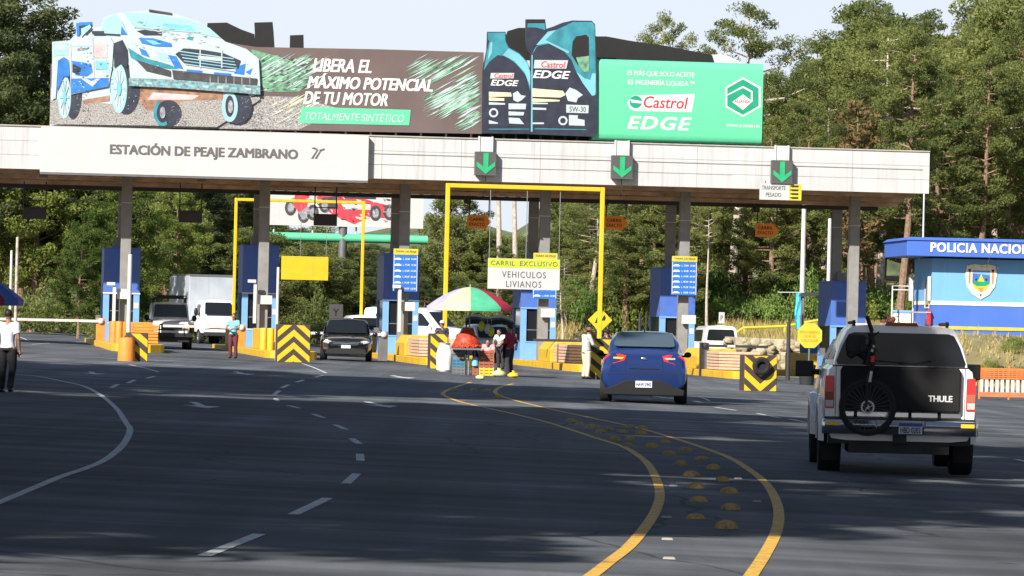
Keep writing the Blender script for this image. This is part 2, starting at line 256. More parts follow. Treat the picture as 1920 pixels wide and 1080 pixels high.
# ------------------------------------------------------------------ ground, road, markings
def sm01(x, a, b): t = max(0.0, min(1.0, (x-a)/(b-a))); return t*t*(3-2*t)
def bank(X, D):       # stony verge that rises behind and right of the plaza
    h = 1.3*sm01(D, 189, 192)*sm01(X, 9.2, 11) + .9*sm01(D, 192, 200)*sm01(X, 12, 16)
    h = max(h, 1.9*sm01(D, 212, 228)*sm01(X, -3, 4)) if X < 9.2 else h + .9*sm01(D, 196, 226)*(1-sm01(X, 12, 16))
    return h + 7*sm01(D, 330, 620) + 4*sm01(D, 225, 300)*sm01(X, 12, 24)
def terr(X, D): return xfall(X)+bank(X, D)
def grid(name, xs, ys, m, dz, f=terr):
    mb = MB(); n = len(xs); mb.add([(x, y, f(x, y)+dz) for y in ys for x in xs], [(j*n+i, j*n+i+1, (j+1)*n+i+1, (j+1)*n+i) for j in range(len(ys)-1) for i in range(n-1)], 0, True)
    return struct(mb.build(name, m, sharp=180))
fr = lambda a, b, n: [a+(b-a)*i/n for i in range(n+1)]
grid('ground', [-1500, -400, -120]+fr(-60, 60, 60)+[120, 400, 1500], [-300, -100]+fr(-40, 160, 20)+fr(163, 186, 8)+fr(187, 232, 45)+fr(236, 300, 16)+fr(320, 600, 14)+[800, 1400, 3000], 'grass_soil', 0)
grid('road', fr(-26, 11, 37), fr(-30, 320, 70), 'asphalt', .004, lambda X, D: xfall(X))
grid('road_shoulder', fr(11.02, 19, 8), fr(-30, 172, 40), 'asphalt', .003, lambda X, D: xfall(X))
def crom(pts, n=10):
    out = []; q = [pts[0]]+pts+[pts[-1]]
    for i in range(1, len(q)-2):
        for k in range(n):
            t = k/n; p0, p1, p2, p3 = q[i-1], q[i], q[i+1], q[i+2]
            out.append(.5*((2*p1)+(p2-p0)*t+(2*p0-5*p1+4*p2-p3)*t*t+(3*p1-p0-3*p2+p3)*t**3))
    return out+[pts[-1]]
def strip(mb, pts, w, dz=.009):
    L = []; R = []
    for i, p in enumerate(pts):
        d = pts[min(i+1, len(pts)-1)]-pts[max(i-1, 0)]; nrm = Vector((d.y, -d.x, 0)).normalized()
        for s, A in ((-1, L), (1, R)):
            q = p+nrm*(w/2*s); A.append((q.x, q.y, xfall(q.x)+dz))
    n = len(pts); mb.add(L+R, [(i, n+i, n+i+1, i+1) for i in range(n-1)])
yl = [(1068,1108),(1110,1080),(1142,1055),(1179,1026),(1208,992),(1229,959),(1237,930),(1231,901),(1217,874),(1196,855),(1167,838),(1117,822),(1075,808),(1017,790),(933,770),(867,755),(833,742),(835,734),(858,725),(883,717)]
yr = [(1385,1112),(1408,1080),(1433,1042),(1454,1001),(1460,967),(1454,938),(1437,909),(1408,884),(1367,859),(1317,840),(1262,822),(1200,804),(1117,786),(1033,768),(958,749),(929,737),(937,727),(962,720)]
wl = [(-60,965),(0,943),(62,917),(117,894),(167,877),(204,859),(233,832),(244,807),(237,794),(217,765),(187,740),(158,725),(125,717),(75,707),(25,702),(-20,699)]
for pts, m in ((yl, 'road_yellow'), (yr, 'road_yellow')):
    mb = MB(); strip(mb, crom([G(*p) for p in pts]), .098); struct(mb.build('median_line', m))
mb = MB(); strip(mb, crom([G(*p) for p in wl]), .085); struct(mb.build('edge_line', 'road_white'))
mb = MB()
for a, b in (((383,1044),(487,1003)),((550,966),(615,935)),((649,908),(669,889)),((676,865),(675,852)),((674,833),(659,823)),((649,806),(628,797)),((607,784),(587,777)),((561,766),(541,761)),((521,753),(517,748)),((514,741),(524,733)),((528,728),(541,722)),((556,717),(569,713)),((591,708),(605,704)),
             ((208,728),(222,721)),((240,719),(253,713)),((275,710),(290,706)),((1420,776),(1462,784)),((1340,764),(1380,770)),((1478,786),(1510,792)),((1905,862),(1940,870)),((1300,752),(1318,756))):
    strip(mb, [G(*a), G(*b)], .095)
struct(mb.build('lane_dashes', 'road_white'))
mb = MB()
for a, b in (((242,684),(298,698)),((567,682),(612,700)),((30,630),(55,640)),((60,646),(160,641)),((1700,775),(1730,786)),((1310,745),(1330,752))): strip(mb, crom([G(*a), G((a[0]+b[0])/2, (a[1]+b[1])/2-1), G(*b)], 4), .07)
struct(mb.build('lane_line', 'road_white'))
mb = MB()
for x, y, sc in ((375,760,1), (708,759,1), (452,700,1.1), (750,707,1.1), (175,700,.9), (1240,745,1)):
    g = G(x, y); X = Matrix.Translation((g.x, g.y, 0)) @ Matrix.Rotation(TH, 4, 'Z') @ Matrix.Scale(sc, 4)
    vs = [X @ Vector(p) for p in ((0,-2.2,0),(.33,-.5,0),(.07,-.5,0),(.07,2.1,0),(-.07,2.1,0),(-.07,-.5,0),(-.33,-.5,0))]
    mb.add([(v.x, v.y, xfall(v.x)+.009) for v in vs], [(0,1,2,5,6),(2,3,4,5)])
struct(mb.build('lane_arrow', 'road_white'))
stud = MB(); stud.lathe([(.098, .0), (.096, .011), (.084, .036), (.06, .056), (.03, .066), (0, .069)], 16); sm_ = None
for i, (zx, zy) in enumerate(((1155,346),(1205,322),(1250,384),(1310,362),(1330,418),(1400,400),(1385,462),(1478,439),(1430,512),(1530,480),(1450,566),(1570,535),(1462,626),(1600,590),(1448,704),(1608,662),(1588,748),(1155,294),(1212,300),(365,124),(450,126),(510,128),(1145,378),(1085,352),(1120,318),(1062,306),(1020,316),(985,294),(930,280),(890,268),(560,160))):
    g = G(700+zx*.4167, 680+zy*.4167, .004)
    if sm_ is None: sm_ = stud.build('road_stud', 'stud_paint'); o = sm_
    else: o = sm_.copy(); COL.objects.link(o)
    o.location = g; o.rotation_euler.z = i*.7; q_ = .86+.22*((i*37) % 11)/11; o.scale = (q_, q_, q_*(.8+.25*((i*17) % 7)/7)); tag(o, 'worn yellow dome road stud on the asphalt between the two yellow median lines', 'road stud', 'dome road studs in the painted median')
rf = None
for zx, zy in ((1350,557),(1320,699),(1322,798),(1330,885),(1640,524),(1725,627)):
    g = G(700+zx*.4167, 680+zy*.4167, .004)
    if rf is None: q = MB(); q.prism([(-.045,0),(.045,0),(.035,.014),(-.035,.014)], -.04, .04); rf = o = q.build('reflector', 'concrete')
    else: o = rf.copy(); COL.objects.link(o)
    o.location = g; tag(o, 'small flat white road reflector lying beside the yellow dome studs', 'reflector', 'white reflectors in the painted median')
# ------------------------------------------------------------------ toll canopy
colx = [(237,430),(496,433),(759,445),(1022,455),(1284,470),(1602,480)]
COLA = [PL(x, y, 2.4)[0] for x, y in colx]
zb, zt = 7.17, 8.80
aR = PL(1743, 320, 0)[0]; aL = -27.0
can = thing('toll_canopy', 'long white toll plaza canopy on grey columns spanning all lanes', 'canopy', W(0,0,0), TH)
mb = MB(); n = 14; wd = (aR-aL)/n
for i in range(n):
    for k in range(3): mb.box(aL+i*wd+.006, aL+(i+1)*wd-.006, 0+.002*((i*7+k*3) % 3), .2, zb+k*(zt-zb)/3+(.006 if k else 0), zb+(k+1)*(zt-zb)/3-(.006 if k < 2 else 0))
mb.box(aL, aR, .03, .19, zb+.01, zt-.01); mb.box(aR-.2, aR-.02, .2, 8.8, zb+.35, zt); mb.build('fascia', 'fascia_white', can)
mb = MB(); mb.tube([(PL(700,1,0)[0], -.03, zb+.98), (aR-.3, -.03, zb+.95)], .010, 6); mb.tube([(PL(700,1,0)[0], -.02, zb+.56), (PL(1380,1,0)[0], -.02, zb+.54)], .006, 6); mb.tube([(aL, -.02, zt+.03), (aR, -.02, zt+.03)], .03, 6); mb.build('conduit', 'concrete', can)
mb = MB(); mb.box(aL+.1, aR-.2, .21, 8.8, zt-.16, zt-.06); mb.build('roof_deck', 'mid_steel', can)
mb = MB()
mb.prism([(0,0),(1,0),(1,1),(0,1)], 0, .001) if False else None
prof = [(.21, zb+.05), (2.7, zb+.02), (5.3, zb-.42), (8.7, zb-.30)]
vs = []; N = int((aR-aL)/.25)
for i in range(N+1):
    a = aL+.1+(aR-aL-.3)*i/N
    for b, z in prof: vs.append((a, b, z+(.05 if i % 2 else 0)))
mb.add(vs, [(i*4+k, i*4+k+1, (i+1)*4+k+1, (i+1)*4+k) for i in range(N) for k in range(3)])
mb.build('ceiling', 'ceiling_brown', can)
mb = MB()
for b, z in ((1.2, zb-.02), (3.3, zb-.15), (4.3, zb-.32)): mb.box(aL+.1, aR-.3, b, b+.1, z-.12, z+.02)
mb.build('roof_beam', 'ceiling_brown', can); mb = MB(); mb.box(aL+.1, aR-.9, 5.2, 5.4, zb-.58, zb-.42); mb.build('roof_beam', 'dark_steel', can)
for i, a in enumerate(COLA):
    for b, wdt in ((2.4, .40), (5.75, .38)):
        g = gz(a, b)-.3; mb = MB(); mb.box(a-wdt/2, a+wdt/2, b, b+wdt, g, zb-.02 if b < 3 else zb-.38)
        c = mb.build('column', 'column_grey', can, bev=.015)
        q = MB(); q.box(a-wdt/2-.012, a+wdt/2+.012, b-.012, b+wdt+.012, 6.02-.03*i, 6.05-.03*i); q.build('band', 'white_paint', c)
# station name sign
sa0, sz0 = PL(75, 316, -.3); sa1, sz1 = PL(692, 252, -.3)
sgn = thing('station_sign', 'wide white sign reading ESTACION DE PEAJE ZAMBRANO on the canopy edge', 'sign', W((sa0+sa1)/2, 0, 7.05), TH)
hw = (sa1-sa0)/2; mb = MB(); mb.box(-hw, hw, -.32, -.04, 0, 1.76); mb.build('panel', 'sign_white', sgn, bev=.02)
mb = MB(); mb.box(-hw, hw, -.30, -.02, -.07, -.005); mb.build('shadow_strip', 'mid_steel', sgn)  # grey strip modelled in place of the shadow along the sign's lower edge
mb = MB(); t0, tz = PL(206, 280, -.33); t1, tz1 = PL(559, 286, -.33); cx = (t0+t1)/2-(sa0+sa1)/2
add_text(mb, 'ESTACIÓN DE PEAJE ZAMBRANO', cx, -.33, tz-7.05, t1-t0, .58, bold=.058); mb.build('lettering', 'letter_grey', sgn)
mb = MB(); e0 = PL(593, 288, -.33)[0]-(sa0+sa1)/2; ez = PL(593, 288, -.33)[1]-7.05
for dx in (0, .14): mb.prism([(e0-.2+dx, ez-.2), (e0-.12+dx, ez-.2), (e0+.08+dx, ez+.16), (e0+.02+dx, ez+.16)], -.335, -.325)
mb.prism([(e0-.2, ez+.2), (e0-.02, ez+.15), (e0+.04, ez+.2), (e0-.1, ez+.25)], -.335, -.325); mb.prism([(e0+.1, ez+.14), (e0+.3, ez+.22), (e0+.34, ez+.16), (e0+.18, ez+.1)], -.335, -.325)
mb.build('emblem', 'letter_grey', sgn)
# lane signals
sig_l = ['green arrow lane signal just right of the oil bottle signs, above the exclusive lane', 'middle green arrow lane signal on the white canopy edge below the green panel', 'green arrow lane signal above the heavy transport sign on the canopy edge']
for (x, y), lab in zip(((911,306),(1167,313),(1467,322)), sig_l):
    a, z = PL(x, y, -.35); t = thing('lane_signal', lab, 'traffic signal', W(a, 0, z), TH, 'green arrow lane signals on the canopy edge')
    mb = MB(); mb.box(-.42, .42, -.34, -.06, -.45, .45); mb.box(-.46, .46, -.36, -.32, -.48, -.43); mb.build('housing', 'signal_grey', t, bev=.015)
    mb = MB(); mb.prism([(-.36,-.02),(-.36,-.12),(0,-.42),(.36,-.12),(.36,.06),(.1,-.14),(.1,.40),(-.1,.40),(-.1,-.14),(-.36,.06)], -.362, -.345); mb.build('arrow', 'signal_green', t)
    mb = MB()
    for s in (-.26, .26): mb.box(s-.03, s+.03, -.2, -.06, .45, 1.05)
    mb.box(-.22, .22, -.16, -.03, .46, 1.03); mb.build('bracket', 'white_paint', t)
    mb = MB(); mb.tube([(.02,-.1,-.45), (.02,-.1,-1.0), (.02,.3,-1.15)], .014, 6); mb.build('cable', 'dark_steel', t)
# heavy transport sign
a0, z0 = PL(1424, 374, -.3); a1, z1 = PL(1503, 346, -.3)
t = thing('heavy_transport_sign', 'white and yellow sign reading TRANSPORTE PESADO under the right lane signal', 'sign', W((a0+a1)/2, 0, z0), TH); h = (a1-a0)/2; hh = z1-z0
mb = MB(); mb.box(-h, h, -.3, -.26, 0, hh); mb.build('panel', 'sign_white', t)
mb = MB(); mb.box(h-.5, h, -.305, -.30, 0, hh); mb.build('yellow_panel', 'price_yellow', t)
mb = MB(); add_text(mb, 'TRANSPORTE', -.28, -.305, hh*.75, .95, .16, bold=.02); add_text(mb, 'PESADO', -.28, -.305, hh*.32, .62, .16, bold=.02); mb.build('lettering', 'letter_grey', t)
mb = MB()
for k in range(4): z = hh*(.12+k*.24); mb.box(h-.42, h-.12, -.31, -.306, z, z+.06); mb.box(h-.46, h-.43, -.31, -.306, z, z+.045); mb.box(h-.38, h-.14, -.31, -.306, z-.018, z-.002)
mb.build('truck_symbol', 'text_black', t)
mb = MB()
for s in (-.6, .2): mb.tube([(s, -.25, hh), (s, -.25, hh+.12)], .015, 6)
mb.build('hanger', 'dark_steel', t)
# hanging orange lane boards
for (x, y), lab in zip(((898,416),(1155,418),(1438,432)), ('orange lane board hanging inside the yellow gantry, left of its wires', 'orange lane board hanging just outside the right gantry post', 'orange lane board hanging below the heavy transport sign')):
    a, z = PL(x, y, 4.6); t = thing('lane_board', lab, 'sign', W(a, 4.6, z), TH, 'orange lane boards hanging under the canopy')
    mb = MB(); mb.prism([(-.47,.27),(.30,.27),(.30,.21),(.50,0),(.30,-.21),(.30,-.27),(-.47,-.27)], -.05, .05); mb.build('panel', 'orange_sign', t)
    mb = MB(); add_text(mb, 'CARRIL', -.08, -.056, .1, .62, .13, bold=.02); add_text(mb, 'EXACTO', -.08, -.056, -.1, .62, .13, bold=.02); mb.build('lettering', 'text_black', t)
    mb = MB()
    for s in (-.4, .4): mb.tube([(s, 0, .27), (s, 0, 1.15)], .025, 6)
    mb.build('hanger', 'dark_steel', t)
    mb = MB(); mb.box(-.62, -.36, -.25, .1, .72, .98); mb.tube([(-.49,-.25,.85),(-.49,-.4,.84)], .09, 10); mb.tube([(-.49,-.1,.98),(-.49,-.1,1.2)], .03, 6)
    tag(mb.build('camera_unit', 'dark_steel', None, W(a, 4.6, z), TH), lab.replace('orange lane board hanging', 'dark camera box above the lane board'), 'camera', 'camera boxes under the canopy')
# hanging dark boards over the incoming lanes
for (x, y, top), lab in zip(((65,400,350),(357,407,352),(610,413,360)), ('dark message board hanging under the far left of the canopy', 'dark message board hanging between the two left columns', 'dark message board hanging in front of the far race billboard')):
    a, z = PL(x, y, 3.6); zt_ = PL(x, top, 3.6)[1]; t = thing('message_board', lab, 'sign', W(a, 3.6, z), TH, 'dark message boards hanging under the canopy')
    mb = MB(); mb.box(-.46, .46, -.1, .1, -.22, .22); mb.box(-.5, .5, -.13, -.1, .2, .25); mb.build('housing', 'dark_steel', t, bev=.01)
    mb = MB()
    for s in (-.43, .43): mb.tube([(s, 0, .2), (s, 0, zt_-z+.2)], .026, 6)
    mb.tube([(-.43,0,.5),(.43,0,.5)], .02, 6); mb.build('hanger', 'dark_steel', t)
for x, y in ((82,326),(378,334),(643,340)):
    a, z = PL(x, y, 1.0); t = thing('canopy_lamp', {82:'small white floodlight under the canopy near the left end of the station sign',378:'small white floodlight under the canopy below the middle of the station sign',643:'small white floodlight under the canopy by the right end of the station sign'}[x], 'lamp', W(a, 1.0, z), TH, 'floodlights under the canopy')
    mb = MB(); mb.ell((0,0,.06), (.1,.1,.09), 0); mb.build('globe', 'white_paint', t)
    mb = MB(); mb.box(-.16, .16, -.08, .1, -.14, -.03); mb.tube([(0,0,.12),(0,0,.3)], .03, 6); mb.build('bracket', 'mid_steel', t)

# ------------------------------------------------------------------ roof billboard
BB = .9                                   # metres behind the fascia
def LP(pts, b=BB, k=1.0, ox=0, oy=0): return [PL(ox+x*k, oy+y*k, b) for x, y in pts]
bb = thing('roof_billboard', 'long oil advertising billboard with race car cutout standing on the canopy roof', 'billboard', W(0, 0, 0), TH)
Z1 = dict(k=.27083)
mb = MB(); mb.prism(LP([(93,236),(95,120),(150,100),(300,60),(480,88),(700,92),(907,98),(907,251)]), BB, BB+.12); brd = mb.build('board', 'brown_board', bb)
mb = MB()   # lower gravel, splash and brush strokes
y = BB-.006
mb.sheet(LP([(93,236),(95,165),(230,190),(430,178),(560,182),(640,205),(600,225),(560,243)]), y, 0)
mb.sheet(LP([(470,92),(520,105),(560,120),(585,150),(560,172),(500,172),(484,150)]), y-.003, 1)
rs = random.Random(3)
def strokes(x0, x1, y0, y1, n, mats, lmin, lmax, sl=-.55):
    for _ in range(n):
        x = rs.uniform(x0, x1); yy = rs.uniform(y0, y1); L = rs.uniform(lmin, lmax); wv = rs.uniform(.6, 2.2)
        pts = [(x, yy), (x+L*.6, yy+sl*L*.6-wv), (x+L, yy+sl*L), (x+L*.55, yy+sl*L*.55+wv)]
        if max(p[0] for p in pts) < 904 and min(p[1] for p in pts) > 98+.0*x and max(p[1] for p in pts) < 246: mb.sheet(LP(pts), y-.006-.0006*rs.randint(0, 9), rs.choice(mats))
strokes(480, 575, 100, 170, 70, [1,2,3,3], 15, 55); strokes(500, 570, 190, 240, 40, [0,3,3,5], 15, 55)
strokes(755, 870, 100, 160, 110, [1,2,2,3], 20, 75); strokes(790, 880, 180, 225, 120, [1,2,2,3], 20, 80); strokes(850, 890, 150, 200, 60, [2,1,3], 15, 50); strokes(850, 892, 200, 246, 70, [2,1,3], 15, 45)
strokes(485, 575, 110, 170, 160, [1,1,2,6], 4, 14, -.2); strokes(150, 560, 190, 238, 240, [3,0,4,4], 3, 12, .1)
mb.build('brush_picture', ['art_gravel','art_green','art_mint','art_white','art_grey','art_cream','art_dark'], brd)
mb = MB(); body = [(93,236),(100,78),(130,76),(141,66),(144,43),(173,42),(174,54),(190,49),(193,33),(214,26),(230,23),(277,19),(322,24),(371,40),(393,54),(422,78),(462,92),(485,111),(488,162),(480,178),(400,206),(300,200)]
mb.prism(LP(body), BB-.08, BB-.012); carb = mb.build('car_cutout', 'art_white', bb)
mb = MB(); lay = [BB-.084]
def A(pts, m, lift=1): lay[0] -= .0012; mb.sheet(LP(pts, BB-.08, .27083), lay[0]-.001*lift, m)
def E(cx, cy, rx, ry, m, t0=0, t1=360): A([(cx+rx*math.cos(math.radians(t0+(t1-t0)*k/26)), cy+ry*math.sin(math.radians(t0+(t1-t0)*k/26))) for k in range(27 if t1-t0 < 359 else 26)], m)
A([(345,860),(350,690),(560,690),(760,720),(900,700),(1100,690),(1560,690),(1790,670),(1790,640),(1800,690),(1500,880),(1100,870)], 6)
A([(900,600),(1080,595),(1545,630),(1545,690),(1270,700),(1140,770),(1020,770),(960,700)], 7); A([(1060,640),(1380,660),(1330,690),(1020,690)], 12); A([(580,690),(760,660),(760,700),(580,720)], 7)
A([(770,480),(890,470),(900,600),(760,640)], 5)
E(875, 620, 95, 175, 4); E(822, 612, 58, 172, 8); E(822, 612, 44, 145, 0); E(505, 650, 62, 175, 4); E(445, 670, 46, 152, 8); E(445, 672, 36, 138, 0)
E(1165, 785, 92, 92, 4); E(1125, 780, 62, 92, 3, 60, 250); E(1125, 780, 40, 70, 4); E(1640, 735, 105, 122, 4); E(1590, 740, 56, 105, 8); E(1590, 735, 30, 75, 4)
def SP(cx, cy, rx, ry, m, n=10):
    for k in range(n):
        a = 2*math.pi*k/n; c_, s_ = math.cos(a), math.sin(a); A([(cx+rx*.2*c_-rx*.05*s_, cy+ry*.2*s_+ry*.05*c_), (cx+rx*.9*c_-rx*.07*s_, cy+ry*.9*s_+ry*.07*c_), (cx+rx*.9*c_+rx*.07*s_, cy+ry*.9*s_-ry*.07*c_), (cx+rx*.2*c_+rx*.05*s_, cy+ry*.2*s_-ry*.05*c_)], m)
SP(822, 612, 44, 145, 8); SP(445, 672, 36, 138, 8); E(822, 612, 16, 50, 1); E(445, 672, 13, 48, 1); E(1595, 738, 18, 45, 10); E(1125, 780, 20, 40, 10)
A([(360,290),(480,280),(520,240),(640,250),(760,250),(785,300),(775,470),(750,600),(490,655),(480,420),(440,395),(400,420),(385,680),(360,690)], 0)       # side
A([(785,300),(850,275),(885,350),(880,470),(830,440),(790,470)], 4); A([(400,420),(440,395),(480,430),(480,530),(440,530),(410,600),(390,640)], 2)
A([(488,300),(492,300),(500,640),(496,640)], 10); A([(640,262),(644,262),(660,610),(656,610)], 10); A([(500,318),(760,310),(760,316),(500,324)], 8); A([(700,420),(755,420),(755,520),(715,500)], 8); A([(370,300),(470,295),(470,380),(370,390)], 8); A([(380,310),(455,306),(455,340),(380,345)], 0)
A([(495,420),(560,430),(630,440),(640,500),(600,530),(520,520)], 2); A([(490,545),(750,540),(750,600),(490,650)], 2); A([(560,545),(600,545),(632,562),(668,545),(690,545),(640,600)], 0); A([(650,300),(740,300),(740,400),(650,400)], 12); A([(500,440),(560,470),(550,520),(500,500)], 4)
A([(535,335),(600,330),(600,345),(535,350)], 10); A([(660,420),(740,430),(740,480),(660,480)], 1)
A([(850,90),(1030,70),(1190,95),(1370,150),(1450,200),(1560,290),(1700,340),(1790,410),(1800,600),(1200,560),(900,540),(885,350),(830,240),(800,110)], 0)    # front
A([(885,330),(1000,400),(1180,450),(1240,480),(1180,480),(1000,455),(905,400)], 3); A([(960,330),(1010,350),(1040,400),(980,380)], 2); A([(1160,380),(1220,390),(1270,480),(1210,470)], 2); A([(1640,460),(1700,440),(1690,520),(1620,510)], 2); A([(1700,500),(1750,470),(1730,520)], 2); A([(1290,480),(1400,490),(1400,510),(1290,500)], 2); A([(1480,500),(1600,510),(1600,530),(1480,515)], 2)
A([(1080,360),(1150,370),(1180,430),(1100,410)], 8); A([(1300,255),(1340,255),(1330,280),(1290,270)], 3); A([(1060,215),(1120,225),(1120,245),(1060,240)], 4)
A([(945,215),(1000,205),(1110,225),(1120,245),(1000,245)], 4); A([(958,262),(1060,265),(1185,300),(1190,325),(1080,322),(980,300)], 2); A([(1000,275),(1060,280),(1120,305),(1060,310)], 1)
A([(850,85),(1030,95),(1330,140),(1450,195),(1530,265),(1350,228),(1100,205),(935,195)], 8); A([(1130,160),(1320,180),(1350,215),(1120,200)], 1); A([(860,90),(1030,100),(1000,190),(940,190)], 8)
A([(700,230),(720,135),(795,98),(845,150),(880,240)], 8); A([(840,180),(880,240),(835,240)], 2); A([(630,215),(720,215),(720,240),(640,240)], 4); A([(525,160),(545,160),(550,245),(530,250)], 2); A([(545,155),(640,152),(640,170),(545,180)], 2); A([(560,200),(620,170),(630,190),(560,260)], 8)
A([(1030,65),(1190,90),(1190,105),(1030,82)], 5)
A([(1212,375),(1270,335),(1400,345),(1550,370),(1665,420),(1645,475),(1480,475),(1270,435)], 4)
for k in range(5): z = 352+k*22; A([(1240+k*10, z), (1640-abs(k-3)*8, z+52), (1640-abs(k-3)*8, z+58), (1240+k*10, z+7)], 1 if k % 2 else 8)
A([(1370,385),(1530,400),(1530,425),(1370,410)], 0); 
for x in (1380,1530): A([(x,345),(x+8,345),(x+8,470),(x,470)], 0)
A([(1190,485),(1440,510),(1780,545),(1775,592),(1200,548)], 5); A([(940,415),(1180,490),(1180,530),(1010,490)], 5)
for k in range(6): A([(1450+k*55,530),(1456+k*55,530),(1456+k*55,585),(1450+k*55,585)], 10)
A([(890,540),(1200,552),(1800,595),(1800,655),(1200,610),(890,595)], 11); 
for k in range(9): A([(910+k*98,560+k*6),(950+k*98,563+k*6),(955+k*98,580+k*6),(915+k*98,577+k*6)], rs.choice([0,1,8]))
for _ in range(90):
    x = rs.uniform(900, 1780); yv = 230+(x-900)*.2+rs.uniform(0, 230); s = rs.uniform(5, 26)
    if 1205 < x < 1680 and 330 < yv < 490: continue
    if yv > 500: continue
    A([(x, yv), (x+s, yv+rs.uniform(0, 8)), (x+s*.8, yv+s*.4)], rs.choice([8,8,8,1,1,3,0]))
for _ in range(60):
    x = rs.uniform(490, 760); yv = rs.uniform(300, 600); s = rs.uniform(6, 22)
    if (400 < x < 490 and yv > 400): continue
    A([(x, yv), (x+s, yv+rs.uniform(-6, 10)), (x+s*.7, yv+s*.5)], rs.choice([8,8,8,1,3,0,0,2]))
for _ in range(60):
    x = rs.uniform(890, 1480); yv = 110+(x-890)*.16+rs.uniform(0, 90); s = rs.uniform(10, 50); A([(x, yv), (x+s, yv+rs.uniform(0, 8)), (x+s*.8, yv+s*.2)], rs.choice([8,8,1,0]))
for cx, cy, rx, ry in ((905,660,60,130),(530,680,36,130),(1195,790,55,75),(1690,740,50,95)):
    for _ in range(70): x = cx+rs.uniform(-rx,rx)*.8; yv = cy+rs.uniform(-ry,ry)*.8; s = rs.uniform(4,12); A([(x, yv), (x+s, yv+2), (x+s*.6, yv+s*.8)], rs.choice([5,5,10,4]))
mb.build('car_picture', ['art_white','art_cyan','art_blue','art_teal','art_navy','art_dark','art_gravel','art_underbody','art_pale','art_red','art_grey','art_splitter','art_pink'], carb)
# lettering on the brown board
mb = MB(); 
def T(txt, x0, x1, yc, hpx, m=0, b=BB-.014, **kw):
    a0_, z_ = PL(x0, yc-.0, b); a1_, z1_ = PL(x1, yc+(x1-x0)*.0, b); hh_ = PL(x0, yc-hpx/2, b)[1]-PL(x0, yc+hpx/2, b)[1]
    add_text(mb, txt, (a0_+a1_)/2, b, (z_+z1_)/2, a1_-a0_, hh_, m, **kw)
kw = dict(bold=.06, shear=.25)
T('LIBERA EL', 586, 697, 123, 25, **kw); T('MÁXIMO POTENCIAL', 576, 812, 154, 29, **kw); T('DE TU MOTOR', 569, 727, 185, 24, **kw); mb.build('lettering', 'text_white', brd)
mb = MB(); mb.prism(LP([(566,200),(770,206),(767,235),(560,231)]), BB-.018, BB-.014); tg = mb.build('green_tag', 'green_sign', brd)
mb = MB(); T('TOTALMENTE SINTÉTICO', 572, 758, 218, 18, b=BB-.024, bold=.012, shear=.25); mb.build('lettering', 'art_white', tg)
